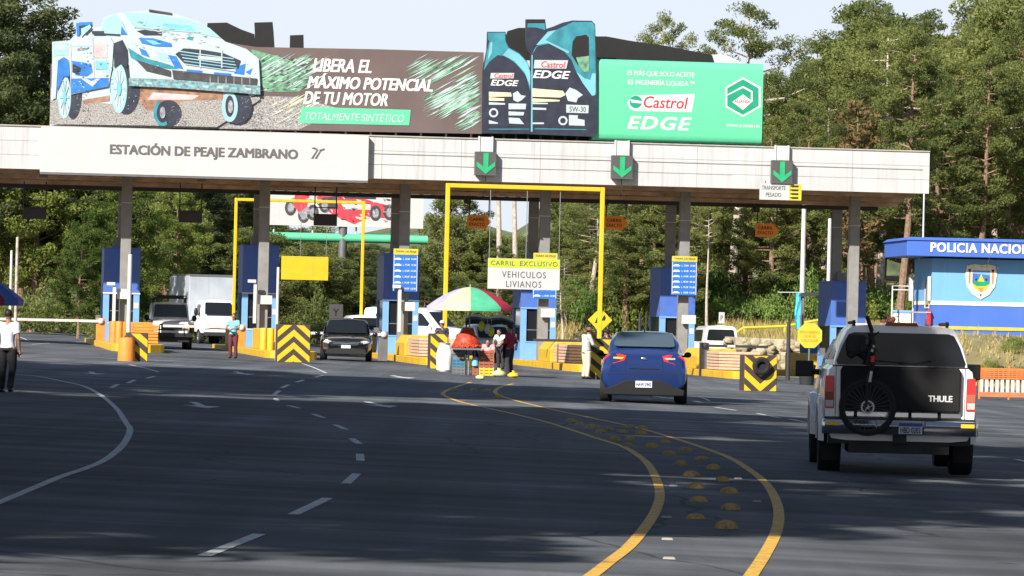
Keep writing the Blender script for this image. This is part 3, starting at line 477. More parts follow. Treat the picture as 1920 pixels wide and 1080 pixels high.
# bottle cutouts
Z3 = dict(k=.3125, ox=880)
def S3(pts, yv, m): mb.sheet(LP(pts, BB-.2, .3125, 880, 0), yv, m)
for nm, outl, B0 in (('small_bottle_cutout', [(76,800),(80,420),(104,300),(108,190),(218,190),(222,245),(238,280),(300,315),(345,365),(372,430),(372,804)], .16),
                 ('large_bottle_cutout', [(366,806),(368,330),(346,300),(340,240),(340,115),(455,115),(462,172),(500,160),(560,135),(620,122),(735,124),(755,145),(766,430),(764,790),(750,820)], .26)):
    mb = MB(); mb.prism(LP(outl, BB-B0, .3125, 880, 0), BB-B0, BB-.01); bt = mb.build(nm, 'art_bottle', bb); mb = MB(); y0 = BB-B0
    if 'small' in nm:
        S3([(88,420),(108,300),(120,250),(112,195),(214,195),(218,250),(236,285),(300,320),(350,372),(370,440),(370,560),(340,450),(280,380),(220,335),(170,330),(120,370)], y0-.003, 0)
        S3([(200,330),(236,290),(300,325),(350,380),(368,450),(368,520),(330,430),(270,365)], y0-.005, 1); S3([(112,195),(214,195),(214,240),(112,240)], y0-.006, 2); S3([(125,255),(140,250),(135,320),(110,360)], y0-.006, 1)
        S3([(95,420),(130,365),(175,340),(215,340),(270,380),(335,455),(362,560),(362,760),(95,760)], y0-.006, 3)
        S3([(130,437),(270,437),(265,470),(125,470)], y0-.009, 4); S3([(118,550),(250,555),(255,578),(118,580)], y0-.009, 5); S3([(118,583),(210,590),(210,604),(118,604)], y0-.009, 5); S3([(118,612),(215,618),(215,628),(118,628)], y0-.009, 4)
        S3([(262,560),(290,545),(310,570),(340,575),(315,600),(290,612),(265,600)], y0-.009, 4)
        S3([(236,620),(342,622),(338,655),(236,655)], y0-.009, 4); S3([(236,668),(330,672),(325,692),(236,692)], y0-.009, 4); S3([(236,705),(300,708),(330,745),(240,740)], y0-.009, 4); S3([(118,720),(172,735),(172,742),(118,742)], y0-.009, 4)
        cx, cy = 146, 676
        S3([(118,772),(360,772),(360,777),(118,777)], y0-.009, 0)
        tx = [('EDGE', 128, 296, 497, 36)]
    else:
        S3([(372,330),(395,285),(450,235),(520,180),(620,132),(735,132),(750,150),(757,420),(760,560),(730,560),(680,500),(640,430),(612,360),(560,300),(480,262),(410,275)], y0-.003, 2)
        S3([(400,270),(470,190),(520,180),(455,240),(600,310),(590,320),(470,258)], y0-.005, 1); S3([(345,165),(350,140),(450,140),(455,180),(400,165)], y0-.005, 0); S3([(342,118),(453,118),(453,135),(342,135)], y0-.006, 6)
        S3([(612,330),(618,250),(640,218),(700,208),(716,225),(718,420),(690,440),(655,400)], y0-.006, 6); S3([(640,345),(716,335),(716,430),(690,435),(660,410)], y0-.008, 7); S3([(716,210),(740,200),(752,420),(730,420)], y0-.006, 0)
        S3([(640,430),(680,500),(735,575),(755,570),(757,440),(735,440),(725,480),(690,470)], y0-.007, 1)
        S3([(378,330),(400,285),(470,268),(560,308),(610,365),(650,470),(700,540),(745,590),(748,770),(378,770)], y0-.004, 3)
        S3([(390,360),(592,362),(580,412),(385,410)], y0-.009, 4); S3([(378,530),(560,545),(575,570),(545,585),(378,580)], y0-.009, 5); S3([(378,590),(540,600),(540,608),(378,612)], y0-.009, 5); S3([(378,614),(470,618),(470,625),(378,625)], y0-.009, 4)
        S3([(575,560),(600,525),(640,540),(680,570),(650,590),(640,615),(590,605)], y0-.009, 4); S3([(580,628),(715,632),(712,680),(580,676)], y0-.009, 4); S3([(378,645),(460,648),(460,660),(378,658)], y0-.009, 4); S3([(378,735),(446,735),(446,745),(378,745)], y0-.009, 4)
        S3([(596,690),(650,692),(648,712),(690,720),(690,755),(596,752)], y0-.009, 4); S3([(372,330),(378,330),(378,790),(368,790)], y0-.009, 1); S3([(390,770),(700,775),(700,780),(390,776)], y0-.009, 0)
        cx, cy = 560, 724; tx = [('EDGE', 382, 606, 447, 48)]
    S3([(cx+28*math.cos(k*.4), cy+28*math.sin(k*.4)) for k in range(16)], y0-.009, 4); S3([(cx+17*math.cos(k*.4), cy+17*math.sin(k*.4)) for k in range(16)], y0-.011, 3)
    mb.build('bottle_picture', ['art_teal','art_cyan','art_teal','art_bottle','art_white','art_cream','black_paint','art_green'], bt)
    mb = MB()
    for s_, x0, x1, yy, hp in tx: T(s_, 880+x0*.3125, 880+x1*.3125, yy*.3125, hp*.3125, b=y0-.012, bold=.08, shear=.25)
    mb.build('lettering', 'text_white', bt)
    if 'large' in nm: mb = MB(); T('Castrol', 880+432*.3125, 880+576*.3125, 387*.3125, 12, b=y0-.013, bold=.02, shear=.2); mb.build('brand_lettering', 'text_red', bt); mb = MB(); T('5W-30', 880+600*.3125, 880+700*.3125, 655*.3125, 10, b=y0-.013, bold=.02); mb.build('grade_lettering', 'letter_grey', bt)
    else: mb = MB(); T('Castrol', 880+150*.3125, 880+262*.3125, 454*.3125, 8.5, b=y0-.013, bold=.02, shear=.2); mb.build('brand_lettering', 'text_red', bt)
# green panel with rolled top and bottom edge
gL, zTL = PL(1113, 109, BB-.02); gR, zTR = PL(1431, 115, BB-.02); zBL = PL(1113, 263, BB-.02)[1]
mb = MB(); prof = [(.0+.45, zBL), (.12, zBL+.02), (.03, zBL+.12), (0, zBL+.3), (0, zTL-.3), (.04, zTL-.12), (.14, zTL-.03), (.45, zTL)]
vs = [(a, BB-.12+b, z) for a in (gL, gR) for b, z in prof]; mb.add(vs, [(k, k+8, k+9, k+1) for k in range(7)]+[list(range(8)), list(range(15, 7, -1)), (0,7,15,8)], 0, True)
gp = mb.build('green_panel', 'green_sign', bb, sharp=50)
mb = MB(); kw = dict(b=BB-.126, bold=.01)
T('ES MÁS QUE SÓLO ACEITE', 1176, 1302, 138, 13, **kw); T('ES INGENIERÍA LÍQUIDA.™', 1178, 1302, 155, 13, **kw); T('EDGE', 1176, 1297, 231, 25, b=BB-.126, bold=.08, shear=.25, spacing=1.15); T('WWW.ALIANSA.HN', 1362, 1424, 236, 5.5, b=BB-.126, bold=.02)
mb.build('lettering', 'text_white', gp)
mb = MB(); mb.prism(LP([(1176,193),(1186,179),(1303,176),(1297,210),(1190,208),(1180,203)], BB-.126), BB-.126, BB-.121); lg = mb.build('logo_plate', 'text_white', gp)
mb = MB(); T('Castrol', 1207, 1290, 192, 22, b=BB-.132, bold=.02, shear=.2); mb.build('brand_lettering', 'text_red', lg)
mb = MB(); mb.sheet(LP([(1180+12+12*math.cos(k*.4), 191+12*math.sin(k*.4)) for k in range(16)], BB-.13), BB-.13, 0); mb.sheet(LP([(1182,186),(1205,190),(1204,194),(1184,192)], BB-.13), BB-.133, 1); mb.build('logo_disc', ['green_dark','text_white'], lg)
mb = MB()
def hexa(cx, cy, rx, ry): return [(cx, cy-ry), (cx+rx, cy-ry*.5), (cx+rx, cy+ry*.5), (cx, cy+ry), (cx-rx, cy+ry*.5), (cx-rx, cy-ry*.5)]
c = (1393, 182); mb.sheet(LP(hexa(*c, 33, 37), BB-.12), BB-.124, 0); mb.sheet(LP(hexa(*c, 29.5, 33.5), BB-.12), BB-.127, 1)
mb.sheet(LP([(1364,179),(1364,177),(1393,161),(1411,171),(1411,190),(1408,192),(1408,173),(1393,164.5)], BB-.12), BB-.130, 0); mb.sheet(LP([(1373,191),(1393,177),(1411,190),(1393,206)], BB-.12), BB-.133, 0)
mb.build('hexagon_logo', ['text_white','green_dark'], gp)
mb = MB(); T('ALIANSA', 1377, 1407, 190, 6, b=BB-.137, bold=.02); mb.build('logo_lettering', 'text_red', gp)
for x in list(range(130, 905, 47))+list(range(920, 1430, 23)):
    a, _ = PL(x, 250, BB+.3); mb = MB(); mb.box(a-.035, a+.035, BB+.02, BB+.11, zt-.1, PL(x, 200, BB)[1]); mb.build('support_leg', 'dark_steel', bb)
# reverse-side cutouts, seen black from behind
bk = thing('rear_billboard', 'black back of a second billboard with bottle shaped cutouts behind the first', 'billboard', W(0, 2.4, 0), TH)
for nm, pts in (('bottle_cutout', [(476,100),(478,62),(477,42),(511,41),(513,60),(515,92),(515,110),(476,110)]), ('bottle_cutout', [(543,110),(544,66),(569,65),(570,110)]), ('car_cutout', [(385,110),(389,43),(425,42),(452,55),(477,64),(477,110)]),
                ('car_cutout', [(932,110),(952,58),(972,52),(990,52),(1120,68),(1137,68),(1180,76),(1250,86),(1335,103),(1340,118),(1100,118)])):
    mb = MB(); mb.prism([(a, z) for a, z in LP(pts, 2.4)], 0, .12); mb.build(nm, 'black_paint', bk, (0,0,0))
mb = MB(); mb.prism(LP([(1335,118),(1335,102),(1360,102),(1378,110),(1395,120)], 2.4), .02, .14); mb.build('white_edge', 'white_paint', bk)
mb = MB(); a0, z_ = PL(130, 150, 2.4); a1, _ = PL(1400, 150, 2.4); mb.box(a0, a1, 0, .1, zt-.02, z_-.2); mb.build('board', 'black_paint', bk)

# ------------------------------------------------------------------ booths, islands
zt_b = [4.27, 4.45, 4.2, 4.3, 4.05, 3.9]
bx = [228, 488, 752, 1010, 1270, 1590]; btop = [467, 462, 478, 494, 504, 530]; bmid = [550, 550, 563, 578, 595, 612]; bmb = 4.9
names = ['blue toll booth at the far left beside the white barrier pole', 'blue toll booth left of the yellow hanging sign', 'blue toll booth behind the left blue price board', 'blue toll booth below the exclusive lane sign', 'blue toll booth above the blue sedan', 'blue toll booth behind the white pickup']
isl = ['yellow toll island at the far left with short chevron nose', 'yellow toll island with the widest chevron nose beside the black car', 'yellow toll island left of the fruit stall umbrella', 'yellow toll island between the fruit stall and the man in the hat', 'yellow toll island right of the blue sedan', 'yellow toll island behind the white pickup']
BC = []
for i in range(6):
    a = PL(bx[i], bmid[i], bmb)[0]; g = gz(a, bmb); top = PL(bx[i], btop[i], bmb)[1]; mid = PL(bx[i], bmid[i], bmb)[1]; hw = .72
    BC.append((a, g))
    t = thing('toll_booth', names[i], 'toll booth', W(a, bmb, g), TH, 'toll booths under the canopy'); top -= g; mid -= g
    mb = MB(); mb.box(-hw, hw, 0, 2.6, mid, top); mb.box(-hw-.03, hw+.03, -.04, 2.64, top, top+.06); mb.build('upper_wall', 'booth_blue', t, bev=.01)
    mb = MB(); mb.box(-hw, hw, 0, 2.6, .1, .95)
    for s in (-1, 1):
        for yy in (0, 2.42): mb.box(s*hw-(.24 if s > 0 else 0), s*hw+(.24 if s < 0 else 0), yy, yy+.18, .95, mid-.003)
    mb.build('lower_wall', 'booth_light', t, bev=.008)
    mb = MB(); mb.box(-hw+.24, hw-.24, .08, .1, .953, mid-.003); mb.box(-hw+.06, -hw+.08, .18, 2.42, .953, mid-.003); mb.box(hw-.08, hw-.06, .18, 2.42, .953, mid-.003); mb.build('window', 'glass_dark', t)
    mb = MB(); mb.box(-hw+.20, hw-.20, -.02, .02, .93, .98); mb.box(-hw-.02, hw+.02, -.03, .0, mid-.03, mid+.03); mb.build('window_trim', 'white_paint' if i in (0,1) else 'booth_light', t)
    mb = MB(); mb.box(-hw+.24, hw-.24, .055, .075, 1.42, 1.46); mb.box(-.02, .02, .05, .07, .96, mid-.01); mb.build('window_mullion', 'mid_steel', t)
    mb = MB(); mb.box(-hw-.34, -hw-.005, .5, 1.2, .95, 1.0); mb.box(-hw-.26, -hw-.06, .7, .95, 1.0, 1.26); mb.build('counter', 'mid_steel', t)
    mb = MB(); mb.box(hw-.22, hw-.03, -.012, -.002, 1.55, 1.78); mb.build('notice', 'sign_white', t)
    mb = MB(); mb.box(-.36, .36, .5, 1.3, top+.06, top+.42); mb.build('air_conditioner', 'column_grey', t, bev=.02)
    # counter on the column in front of the booth
    mb = MB(); mb.box(-.28, .28, -2.75, -2.6, 1.95 if i else 1.9, 2.3); c = None
    lamp = mb.build('notice_box', 'white_paint', None, W(a, bmb, g), TH, bev=.01); tag(lamp, 'white column box by the ' + names[i].replace('blue toll booth', 'booth'), 'box', 'white boxes on the canopy columns')
    # island
    ti = thing('toll_island', isl[i], 'traffic island', W(a, 0, g), TH, 'yellow toll islands')
    mb = MB(); y0 = -12.2
    mb.prism([(0,0),(1,0),(1,1),(0,1)], 0, 0.001) if False else None
    ptsI = [(-.95,20),(-.95,-11.2),(-.8,-12),(-.4,-12.4),(.4,-12.4),(.8,-12),(.95,-11.2),(.95,20)]
    n_ = len(ptsI); mb.add([(x, y_, -.4) for x, y_ in ptsI]+[(x, y_, .24) for x, y_ in ptsI], [list(range(n_)), list(range(n_, 2*n_))]+[(k, (k+1) % n_, (k+1) % n_+n_, k+n_) for k in range(n_)]); mb.build('kerb', 'yellow_paint', ti, bev=.02)
    mb = MB(); mb.box(-.7, .7, -7.2, -1.3, .24, 1.02) if i < 2 else mb.prism([(-.82,.24),(-.82,.72),(-.6,1.02),(.7,1.02),(.7,.24)], -4.6, -1.3); mb.build('barrier_wall', 'orange_paint' if i == 0 else 'yellow_paint', ti, bev=.03)
    mb = MB()
    for k in range(6): mb.box(-.05 if i < 2 else -.72, .82, -9.2 if i < 2 else -8.8, -7.5 if i < 2 else -4.8, .26+k*.115, .26+k*.115+.095)
    mb.build('slat_stack', 'slat_pink' if i > 1 else 'orange_paint', ti, bev=.015)
    mb = MB(); mb.box(-.78, .8, 7.8, 14, .24, 1.0); mb.build('barrier_wall', 'yellow_paint', ti, bev=.03)
    for s in ((-.75,-7.9),(-.62,-9.6)) if i in (0,1) else ():
        mb = MB(); mb.lathe([(.0,1.05),(.11,1.04),(.13,1.0),(.13,.24)], 12, 0, Matrix.Translation((s[0], s[1], 0))); mb.build('bollard', 'yellow_clean' if i else 'orange_paint', ti)
# chevron noses
chev = [((257,678),.64,.86,'yellow and black chevron block at the far left island nose','half'), ((550,680),1.12,1.28,'large yellow and black upward chevron block left of the black car','up'), ((822,692),.6,1.2,'narrow yellow and black striped block behind the fruit stall umbrella','half'),
        ((1128,712),1.05,1.3,'yellow and black striped block beside the man in the hat','half'), ((1425,734),.98,1.06,'yellow and black downward chevron block with a black tyre on it','down')]
for (x, y), wd_, ht, lab, kind in chev:
    g = G(x, y); t = thing('chevron_block', lab, 'barrier', g, TH, 'chevron blocks on the island noses')
    mb = MB(); mb.box(-wd_/2, wd_/2, 0, .7, -.05, ht); mb.build('block', 'black_stripe', t, bev=.02)
    mb = MB(); per = .42; hw = wd_/2
    def clip(poly, zmax, zmin=0.0):
        for lim, sg in ((zmax, 1), (zmin, -1)):
            out = []
            for k in range(len(poly)):
                p, q = poly[k-1], poly[k]; pi, qi = (lim-p[1])*sg >= 0, (lim-q[1])*sg >= 0
                if pi != qi: f = (lim-p[1])/(q[1]-p[1]); out.append((p[0]+(q[0]-p[0])*f, lim))
                if qi: out.append(q)
            poly = out
        return poly
    rise = wd_*.42 if kind != 'half' else wd_*.8
    for k in range(-3, 6):
        z0 = k*per
        polys = [[(-hw, z0), (0, z0+rise), (0, z0+rise+per*.52), (-hw, z0+per*.52)], [(hw, z0), (0, z0+rise), (0, z0+rise+per*.52), (hw, z0+per*.52)]] if kind == 'up' else \
                [[(-hw, z0+rise), (0, z0), (0, z0+per*.52), (-hw, z0+rise+per*.52)], [(hw, z0+rise), (0, z0), (0, z0+per*.52), (hw, z0+rise+per*.52)]] if kind == 'down' else [[(-hw, z0+rise), (hw, z0), (hw, z0+per*.52), (-hw, z0+rise+per*.52)]]
        for p in polys:
            p = clip(p, ht-.03, .02)
            if len(p) > 2: mb.sheet([(max(-hw+.02, min(hw-.02, q[0])), q[1]) for q in p], -.004)
    mb.build('stripes', 'yellow_clean', t)
    if kind == 'half' and x < 300: mb = MB(); mb.lathe([(0,.72),(.2,.7),(.24,.6),(.26,0)], 14, 0, Matrix.Translation((-.32, -.12, 0))); mb.build('bollard', 'orange_paint', t)
g = G(1425, 734); ty = MB(); X = Matrix.Translation((0, -.12, .74)) @ Matrix.Rotation(math.pi/2, 4, 'X')
ty.lathe([(.13,-.08),(.2,-.1),(.26,-.07),(.27,0),(.26,.07),(.2,.1),(.13,.08),(.13,-.08)], 20, 0, X); ty.lathe([(0,0),(.13,0)], 20, 0, X)
tag(ty.build('old_tyre', 'rubber', None, g, TH), 'black tyre hung on the downward chevron block', 'tyre')

# ------------------------------------------------------------------ yellow height gantries and hanging signs
def gantry(lab, xl, xr, ytl, ytr, b, zl, wd=.17):
    aL_, zL_ = PL(xl, ytl, b); aR_, zR_ = PL(xr, ytr, b); z = (zL_+zR_)/2; t = thing('height_gantry', lab, 'gantry', W(aL_, b, gz(aL_, b)), TH, 'yellow height gantries'); z0 = gz(aL_, b); L = aR_-aL_
    for x in (0, L): mb = MB(); mb.box(x-wd/2, x+wd/2, -wd/2, wd/2, -.2, z-z0+wd/2); mb.build('post', 'yellow_clean', t, bev=.02)
    mb = MB(); mb.box(wd/2+.002, L-wd/2-.002, -wd/2+.003, wd/2-.003, z-z0-wd/2, z-z0+wd/2-.002); mb.build('crossbar', 'yellow_clean', t, bev=.02)
    return aL_, z
gantry('tall yellow height gantry in front of the canopy with the exclusive lane sign', 840, 1130, 349, 354, -12.0, 0, .155)
gantry('thinner yellow height gantry behind the left booths with a blank yellow sign', 443, 682, 375, 379, 18.0, 0, .13)
b = -12.0; a0, z0 = PL(914, 541, b); a1, z1 = PL(1050, 487, b)
t = thing('exclusive_lane_sign', 'white sign reading CARRIL EXCLUSIVO VEHICULOS LIVIANOS hanging from the tall gantry', 'sign', W((a0+a1)/2, b, z0), TH); h = (a1-a0)/2; hh = z1-z0
mb = MB(); mb.box(-h, h, -.03, .03, 0, hh); mb.build('panel', 'sign_white', t)
mb = MB(); mb.box(-h+.01, h-.01, -.036, -.031, hh*.70, hh-.01); mb.build('lime_band', 'lime_sign', t)
mb = MB(); add_text(mb, 'CARRIL  EXCLUSIVO', 0, -.042, hh*.845, h*1.86, .17, spacing=1.1); add_text(mb, 'VEHICULOS', 0, -.036, hh*.48, h*1.22, .23, bold=.01, spacing=1.2); add_text(mb, 'LIVIANOS', 0, -.036, hh*.17, h*.98, .23, bold=.01, spacing=1.2); mb.build('lettering', 'letter_grey', t)
mb = MB(); ztop = PL(980, 352, b)[1]-z0
for s in (-.97, .05, .97): mb.tube([(h*s, 0, hh), (h*s, 0, ztop)], .014, 6)
mb.build('hanger', 'column_grey', t)
b = 18.0; a0, z0 = PL(527, 524, b); a1, z1 = PL(616, 482, b); t = thing('yellow_lane_sign', 'plain yellow sign hanging from the left gantry beside the booth', 'sign', W((a0+a1)/2, b, z0), TH); h = (a1-a0)/2
mb = MB(); mb.box(-h, h, -.03, .03, 0, z1-z0); mb.build('panel', 'yellow_clean', t, bev=.01); mb = MB()
for s in (-.2, .9): mb.tube([(h*s, 0, z1-z0), (h*s, 0, PL(570, 378, b)[1]-z0)], .012, 6)
mb.build('hanger', 'column_grey', t)
# price boards on the columns
for (x0, x1, y0, y1), lab in zip(((736,784,468,546),(1258,1307,482,553),(998,1045,476,560)), ('blue price list board with yellow top on the column left of the tall gantry', 'blue price list board with yellow top above the blue sedan', 'price list board mostly hidden behind the exclusive lane sign')):
    b = 2.1; a0, za = PL(x0, y1, b); a1, zb_ = PL(x1, y0, b); h = (a1-a0)/2; hh = zb_-za; t = thing('price_board', lab, 'sign', W((a0+a1)/2, b, za), TH, 'blue price boards on the columns')
    mb = MB(); mb.box(-h, h, -.06, .02, 0, hh); mb.build('panel', 'price_blue', t, bev=.008); mb = MB(); mb.box(-h, h, -.072, -.061, hh*.87, hh+.02); hd = mb.build('header', 'price_yellow', t)
    mb = MB(); add_text(mb, 'TARIFA DE PEAJE', 0, -.078, hh*.94, h*1.7, hh*.06, bold=.02); mb.build('lettering', 'letter_grey', hd)
    mb = MB(); rr = ['20.00','45.00','65.00','80.00','95.00','120.00']
    for k in range(6):
        z = hh*(.77-k*.14); mb.box(-h*.9, -h*.35, -.068, -.062, z-.035, z+.01); mb.box(-h*.8, -h*.45, -.068, -.062, z+.01, z+.04)
        add_text(mb, 'L. '+rr[k], .0+h*.05, -.066, z, h*.55, .07, bold=.03); add_text(mb, rr[k], h*.65, -.066, z, h*.42, .07, bold=.03)
    for xx in (-h+.03, h-.03): mb.box(xx-.01, xx+.01, -.068, -.062, .03, hh*.85)
    mb.build('lettering', 'text_white', t)
# white barrier pole beside the left column and boom barriers
def boom(lab, x, y, b, L, sgn, arm_m='white_paint', z=1.0):
    a = PL(x, y, b)[0]; g = gz(a, b); t = thing('boom_barrier', lab, 'barrier', W(a, b, g), TH, 'boom barriers across the lanes')
    mb = MB(); mb.box(-.17, .17, -.15, .15, -.05, z+.12); mb.build('cabinet', 'orange_paint' if x < 500 else 'mid_steel', t, bev=.02)
    mb = MB(); mb.box(min(.0, sgn*L), max(0, sgn*L), -.22, -.17, z-.05, z+.05); mb.ell((0,-.2,z), (.12,.06,.12)); arm = mb.build('arm', arm_m, t)
    mb = MB()
    for k in range(1, int(L/1.0)): x_ = sgn*(k*1.0); mb.box(x_-.15, x_+.15, -.226, -.221, z-.045, z+.045)
    mb.build('stripes', 'art_pink' if arm_m == 'white_paint' else 'white_paint', arm)
boom('white boom barrier across the far left lane', 188, 640, 3, 4.2, -1); boom('white boom barrier in front of the white off road car', 452, 640, 3.5, 3.1, -1); boom('white boom barrier across the front of the black car', 718, 650, -3, 3.4, -1); boom('dark boom barrier reaching towards the tyre on the chevron block', 1320, 670, -6, 2.4, 1, 'dark_steel', 1.15)
boom('short boom barrier behind the man in the hat', 1085, 665, -4, 1.8, -1, 'dark_steel', 1.1)
p0 = G(240, 668); mb = MB(); mb.lathe([(.07,0),(.07,3.3),(.05,3.32),(0,3.33)], 10); t = mb.build('marker_pole', 'white_paint', None, p0, TH); tag(t, 'slim white pole rising in front of the far left column', 'pole')
p0 = G(518, 676); mb = MB(); mb.lathe([(.05,0),(.05,3.2),(0,3.22)], 10); t = mb.build('marker_pole', 'white_paint', None, p0, TH); tag(t, 'thin white pole left of the large chevron block', 'pole')
for x, y0, y1, b in ((213,535,610,2.0),(477,530,606,2.0),(748,540,622,2.0)):
    a, z = PL(x, y1, b); mb = MB(); mb.box(-.06, .06, -.06, .06, 0, PL(x, y0, b)[1]-z); mb.box(-.3, .02, -.14, -.06, PL(x, y0, b)[1]-z, PL(x, y0, b)[1]-z+.12)
    t = mb.build('lane_camera', 'white_paint', None, W(a, b, z), TH); tag(t, {213:'white post with a camera arm at the far left booth',477:'white post with a camera arm at the booth left of the yellow sign',748:'white post with a camera arm under the left price board'}[x], 'camera', 'camera posts beside the booths')
# ------------------------------------------------------------------ vehicles
def wheel(t, x, y, r, w, rim_m='alloy', s=1):
    X = Matrix.Rotation(math.pi/2, 4, 'Y'); mb = MB()
    mb.lathe([(r*.62,-w/2),(r*.93,-w/2),(r*.985,-w*.42),(r,-w*.3),(r,w*.3),(r*.985,w*.42),(r*.93,w/2),(r*.62,w/2),(r*.6,0),(r*.62,-w/2)], 28, 0, X)
    for k in range(28):
        a = 2*math.pi*k/28; 
        mb.box(-.012*r/.35, .012*r/.35, -w*.46, w*.46, r*.99, r*1.012, 0, X @ Matrix.Rotation(a, 4, 'Z') @ Matrix.Rotation(math.pi/2, 4, 'X') @ Matrix.Rotation(math.pi/2, 4, 'Y')) if False else None
    o = mb.build('wheel', 'rubber', t, (x, y, r)); q = MB(); sx = 1 if x > 0 else -1
    q.lathe([(r*.63, w*.40*sx),(r*.60, w*.34*sx),(r*.52, w*.2*sx),(0, w*.22*sx)], 24, 0, X)
    for k in range(6):
        a = k*math.pi/3; c, s_ = math.cos(a), math.sin(a)
        q.tube([(w*.27*sx, c*r*.1, s_*r*.1), (w*.32*sx, c*r*.56, s_*r*.56)], [r*.09, r*.07], 6)
    q.build('rim', rim_m, o); return o
def at_px(x, y): return G(x, y)
def mirror(t, x, y, z, m, sx=.11, sz=.09):
    mb = MB(); mb.ell((x, y, z), (sx, .06, sz), 0, 12, 8); mb.tube([(x*.84, y+.03, z-sz*.6), (x, y, z-sz*.5)], .025, 6); return mb.build('mirror', m, t)

# white pickup seen from behind
g = G(1684, 893); pk = thing('pickup_truck', 'white pickup truck with dark canopy window and bike on its tailgate, seen from behind', 'pickup truck', g, math.radians(-2.2))
mb = MB(); lo = [(.62,.42),(.82,.44),(.895,.58),(.905,.80),(.90,1.02),(.865,1.26),(.80,1.315),(0,1.32)]
def sc(pr, kx=1, dz=0): return [(x*kx, z+dz) for x, z in pr]
mb.half([(.0, sc(lo,.985)), (.06, lo), (2.4, lo), (3.4, sc(lo,1.0)), (3.9, [(.62,.42),(.82,.44),(.90,.58),(.91,.8),(.90,.98),(.84,1.12),(.76,1.17),(0,1.2)]), (4.9, [(.62,.42),(.8,.44),(.88,.58),(.88,.75),(.86,.9),(.8,1.02),(.7,1.06),(0,1.1)]), (5.2, [(.5,.46),(.66,.48),(.74,.58),(.75,.72),(.74,.82),(.7,.92),(.6,.95),(0,.97)])])
body = mb.build('body', 'truck_white', pk, sharp=30)
mb = MB(); top = [(.805,1.318),(.80,1.36),(.74,1.56),(.655,1.735),(.60,1.785),(.45,1.805),(0,1.815)]; cabt = [(.80,1.318),(.79,1.36),(.70,1.58),(.625,1.71),(.57,1.745),(.4,1.765),(0,1.775)]
mb.half([(.03, sc(top,.985,-.003)), (.08, top), (1.9, top), (1.93, cabt), (3.1, cabt), (3.4, [(.79,1.318),(.78,1.34),(.70,1.5),(.61,1.63),(.55,1.66),(.4,1.68),(0,1.69)]), (4.0, [(.76,1.19),(.74,1.195),(.72,1.197),(.7,1.2),(.6,1.202),(.4,1.205),(0,1.21)])]); mb.build('canopy_shell', 'truck_white', pk, sharp=30)
mb = MB(); gl = [(-.755,1.325),(.755,1.325),(.77,1.37),(.70,1.56),(.63,1.69),(.56,1.715),(-.56,1.715),(-.63,1.69),(-.70,1.56),(-.77,1.37)]; mb.prism(gl, .012, .035); mb.build('rear_window', 'glass_dark', pk)
mb = MB(); mb.tube([(-.02,-.01,1.345),(.12,-.012,1.36),(.36,-.012,1.385)], .012, 6); mb.tube([(-.42,-.01,1.385),(-.02,-.012,1.36),(.36,-.01,1.39)], .008, 6); mb.build('wiper', 'black_paint', pk)
for s in (-1, 1):
    mb = MB(); q = ((s*.80,.3,1.36),(s*.80,1.75,1.36),(s*.68,1.75,1.66),(s*.68,.3,1.66)); q = q if s > 0 else (q[1], q[0], q[3], q[2]); mb.patch(q, .03, .97, .05, .9, .012, 0, .06)
    q = ((s*.80,2.05,1.36),(s*.80,3.4,1.36),(s*.66,3.1,1.66),(s*.66,2.05,1.66)); q = q if s > 0 else (q[1], q[0], q[3], q[2]); mb.patch(q, .05, .95, .03, .85, .02, 0, .05); mb.build('side_window', 'glass_dark', pk)
    mb = MB(); a0 = [(.785,.80),(.90,.80),(.905,.99),(.895,1.19),(.79,1.19)]; mb.prism([(s*x, z) for x, z in a0], -.022, .0); L = mb.build('tail_light', 'lamp_red', pk, bev=.01)
    q = MB(); q.prism([(s*x, z) for x, z in [(.80,.90),(.895,.90),(.898,.995),(.80,.995)]], -.028, -.023, 0); q.prism([(s*x, z) for x, z in [(.80,.82),(.89,.82),(.894,.895),(.80,.895)]], -.028, -.023, 1); q.build('lens', ['crate_red','lamp_clear'], L)
    for y, nm in ((1.05,'fender_flare'), (4.2,'fender_flare')):
        q = MB(); pts = []
        for k in range(13): a = math.pi*k/12; pts.append((math.cos(a)*.47, .39+math.sin(a)*.45))
        vs = []
        for k in range(13): yy, z = pts[k]; a = math.pi*k/12; vs += [(s*.87, y+yy, z), (s*.955, y+yy, z+.012), (s*.95, y+yy*1.16, z*1.0+.07*math.sin(a)+.01), (s*.885, y+yy*1.22, z+.10*math.sin(a))]
        q.add(vs, [(k*4+j, k*4+j+1, k*4+j+5, k*4+j+4) for k in range(12) for j in range(3)], 0, True); q.build(nm, 'truck_white', pk)
    wheel(pk, s*.80, 1.05, .375, .27); wheel(pk, s*.80, 4.2, .375, .27)
    mb = MB(); mb.box(s*1.06-.11, s*1.06+.11, 3.02, 3.16, 1.14, 1.34); mb.tube([(s*.86,3.12,1.2),(s*1.0,3.1,1.2)], .04, 8); mb.build('mirror', 'black_paint', pk, bev=.035)
    mb = MB(); mb.tube([(s*.56,.3,1.78),(s*.56,.3,1.86)], .02, 6); mb.tube([(s*.56,.2,1.83),(s*.56,1.7,1.83)], .022, 6); mb.build('roof_rail', 'black_paint', pk)
mb = MB(); mb.box(-.815, .815, -.002, .03, 1.302, 1.318); mb.box(-.775, -.768, -.004, .02, .70, 1.30); mb.box(.768, .775, -.004, .02, .70, 1.30); mb.box(-.9, .9, -.003, .02, .690, .700); mb.build('body_seam', 'black_paint', pk)
mb = MB(); mb.box(-.73, .73, -.02, -.0, .705, .768); mb.build('tailgate_trim', 'chrome', pk, bev=.006)
mb = MB(); mb.prism([(-.74,.80),(.74,.80),(.74,1.19),(.735,1.29),(-.735,1.29),(-.74,1.19)], -.012, -.001); tg = mb.build('tailgate', 'truck_white', pk, bev=.008)
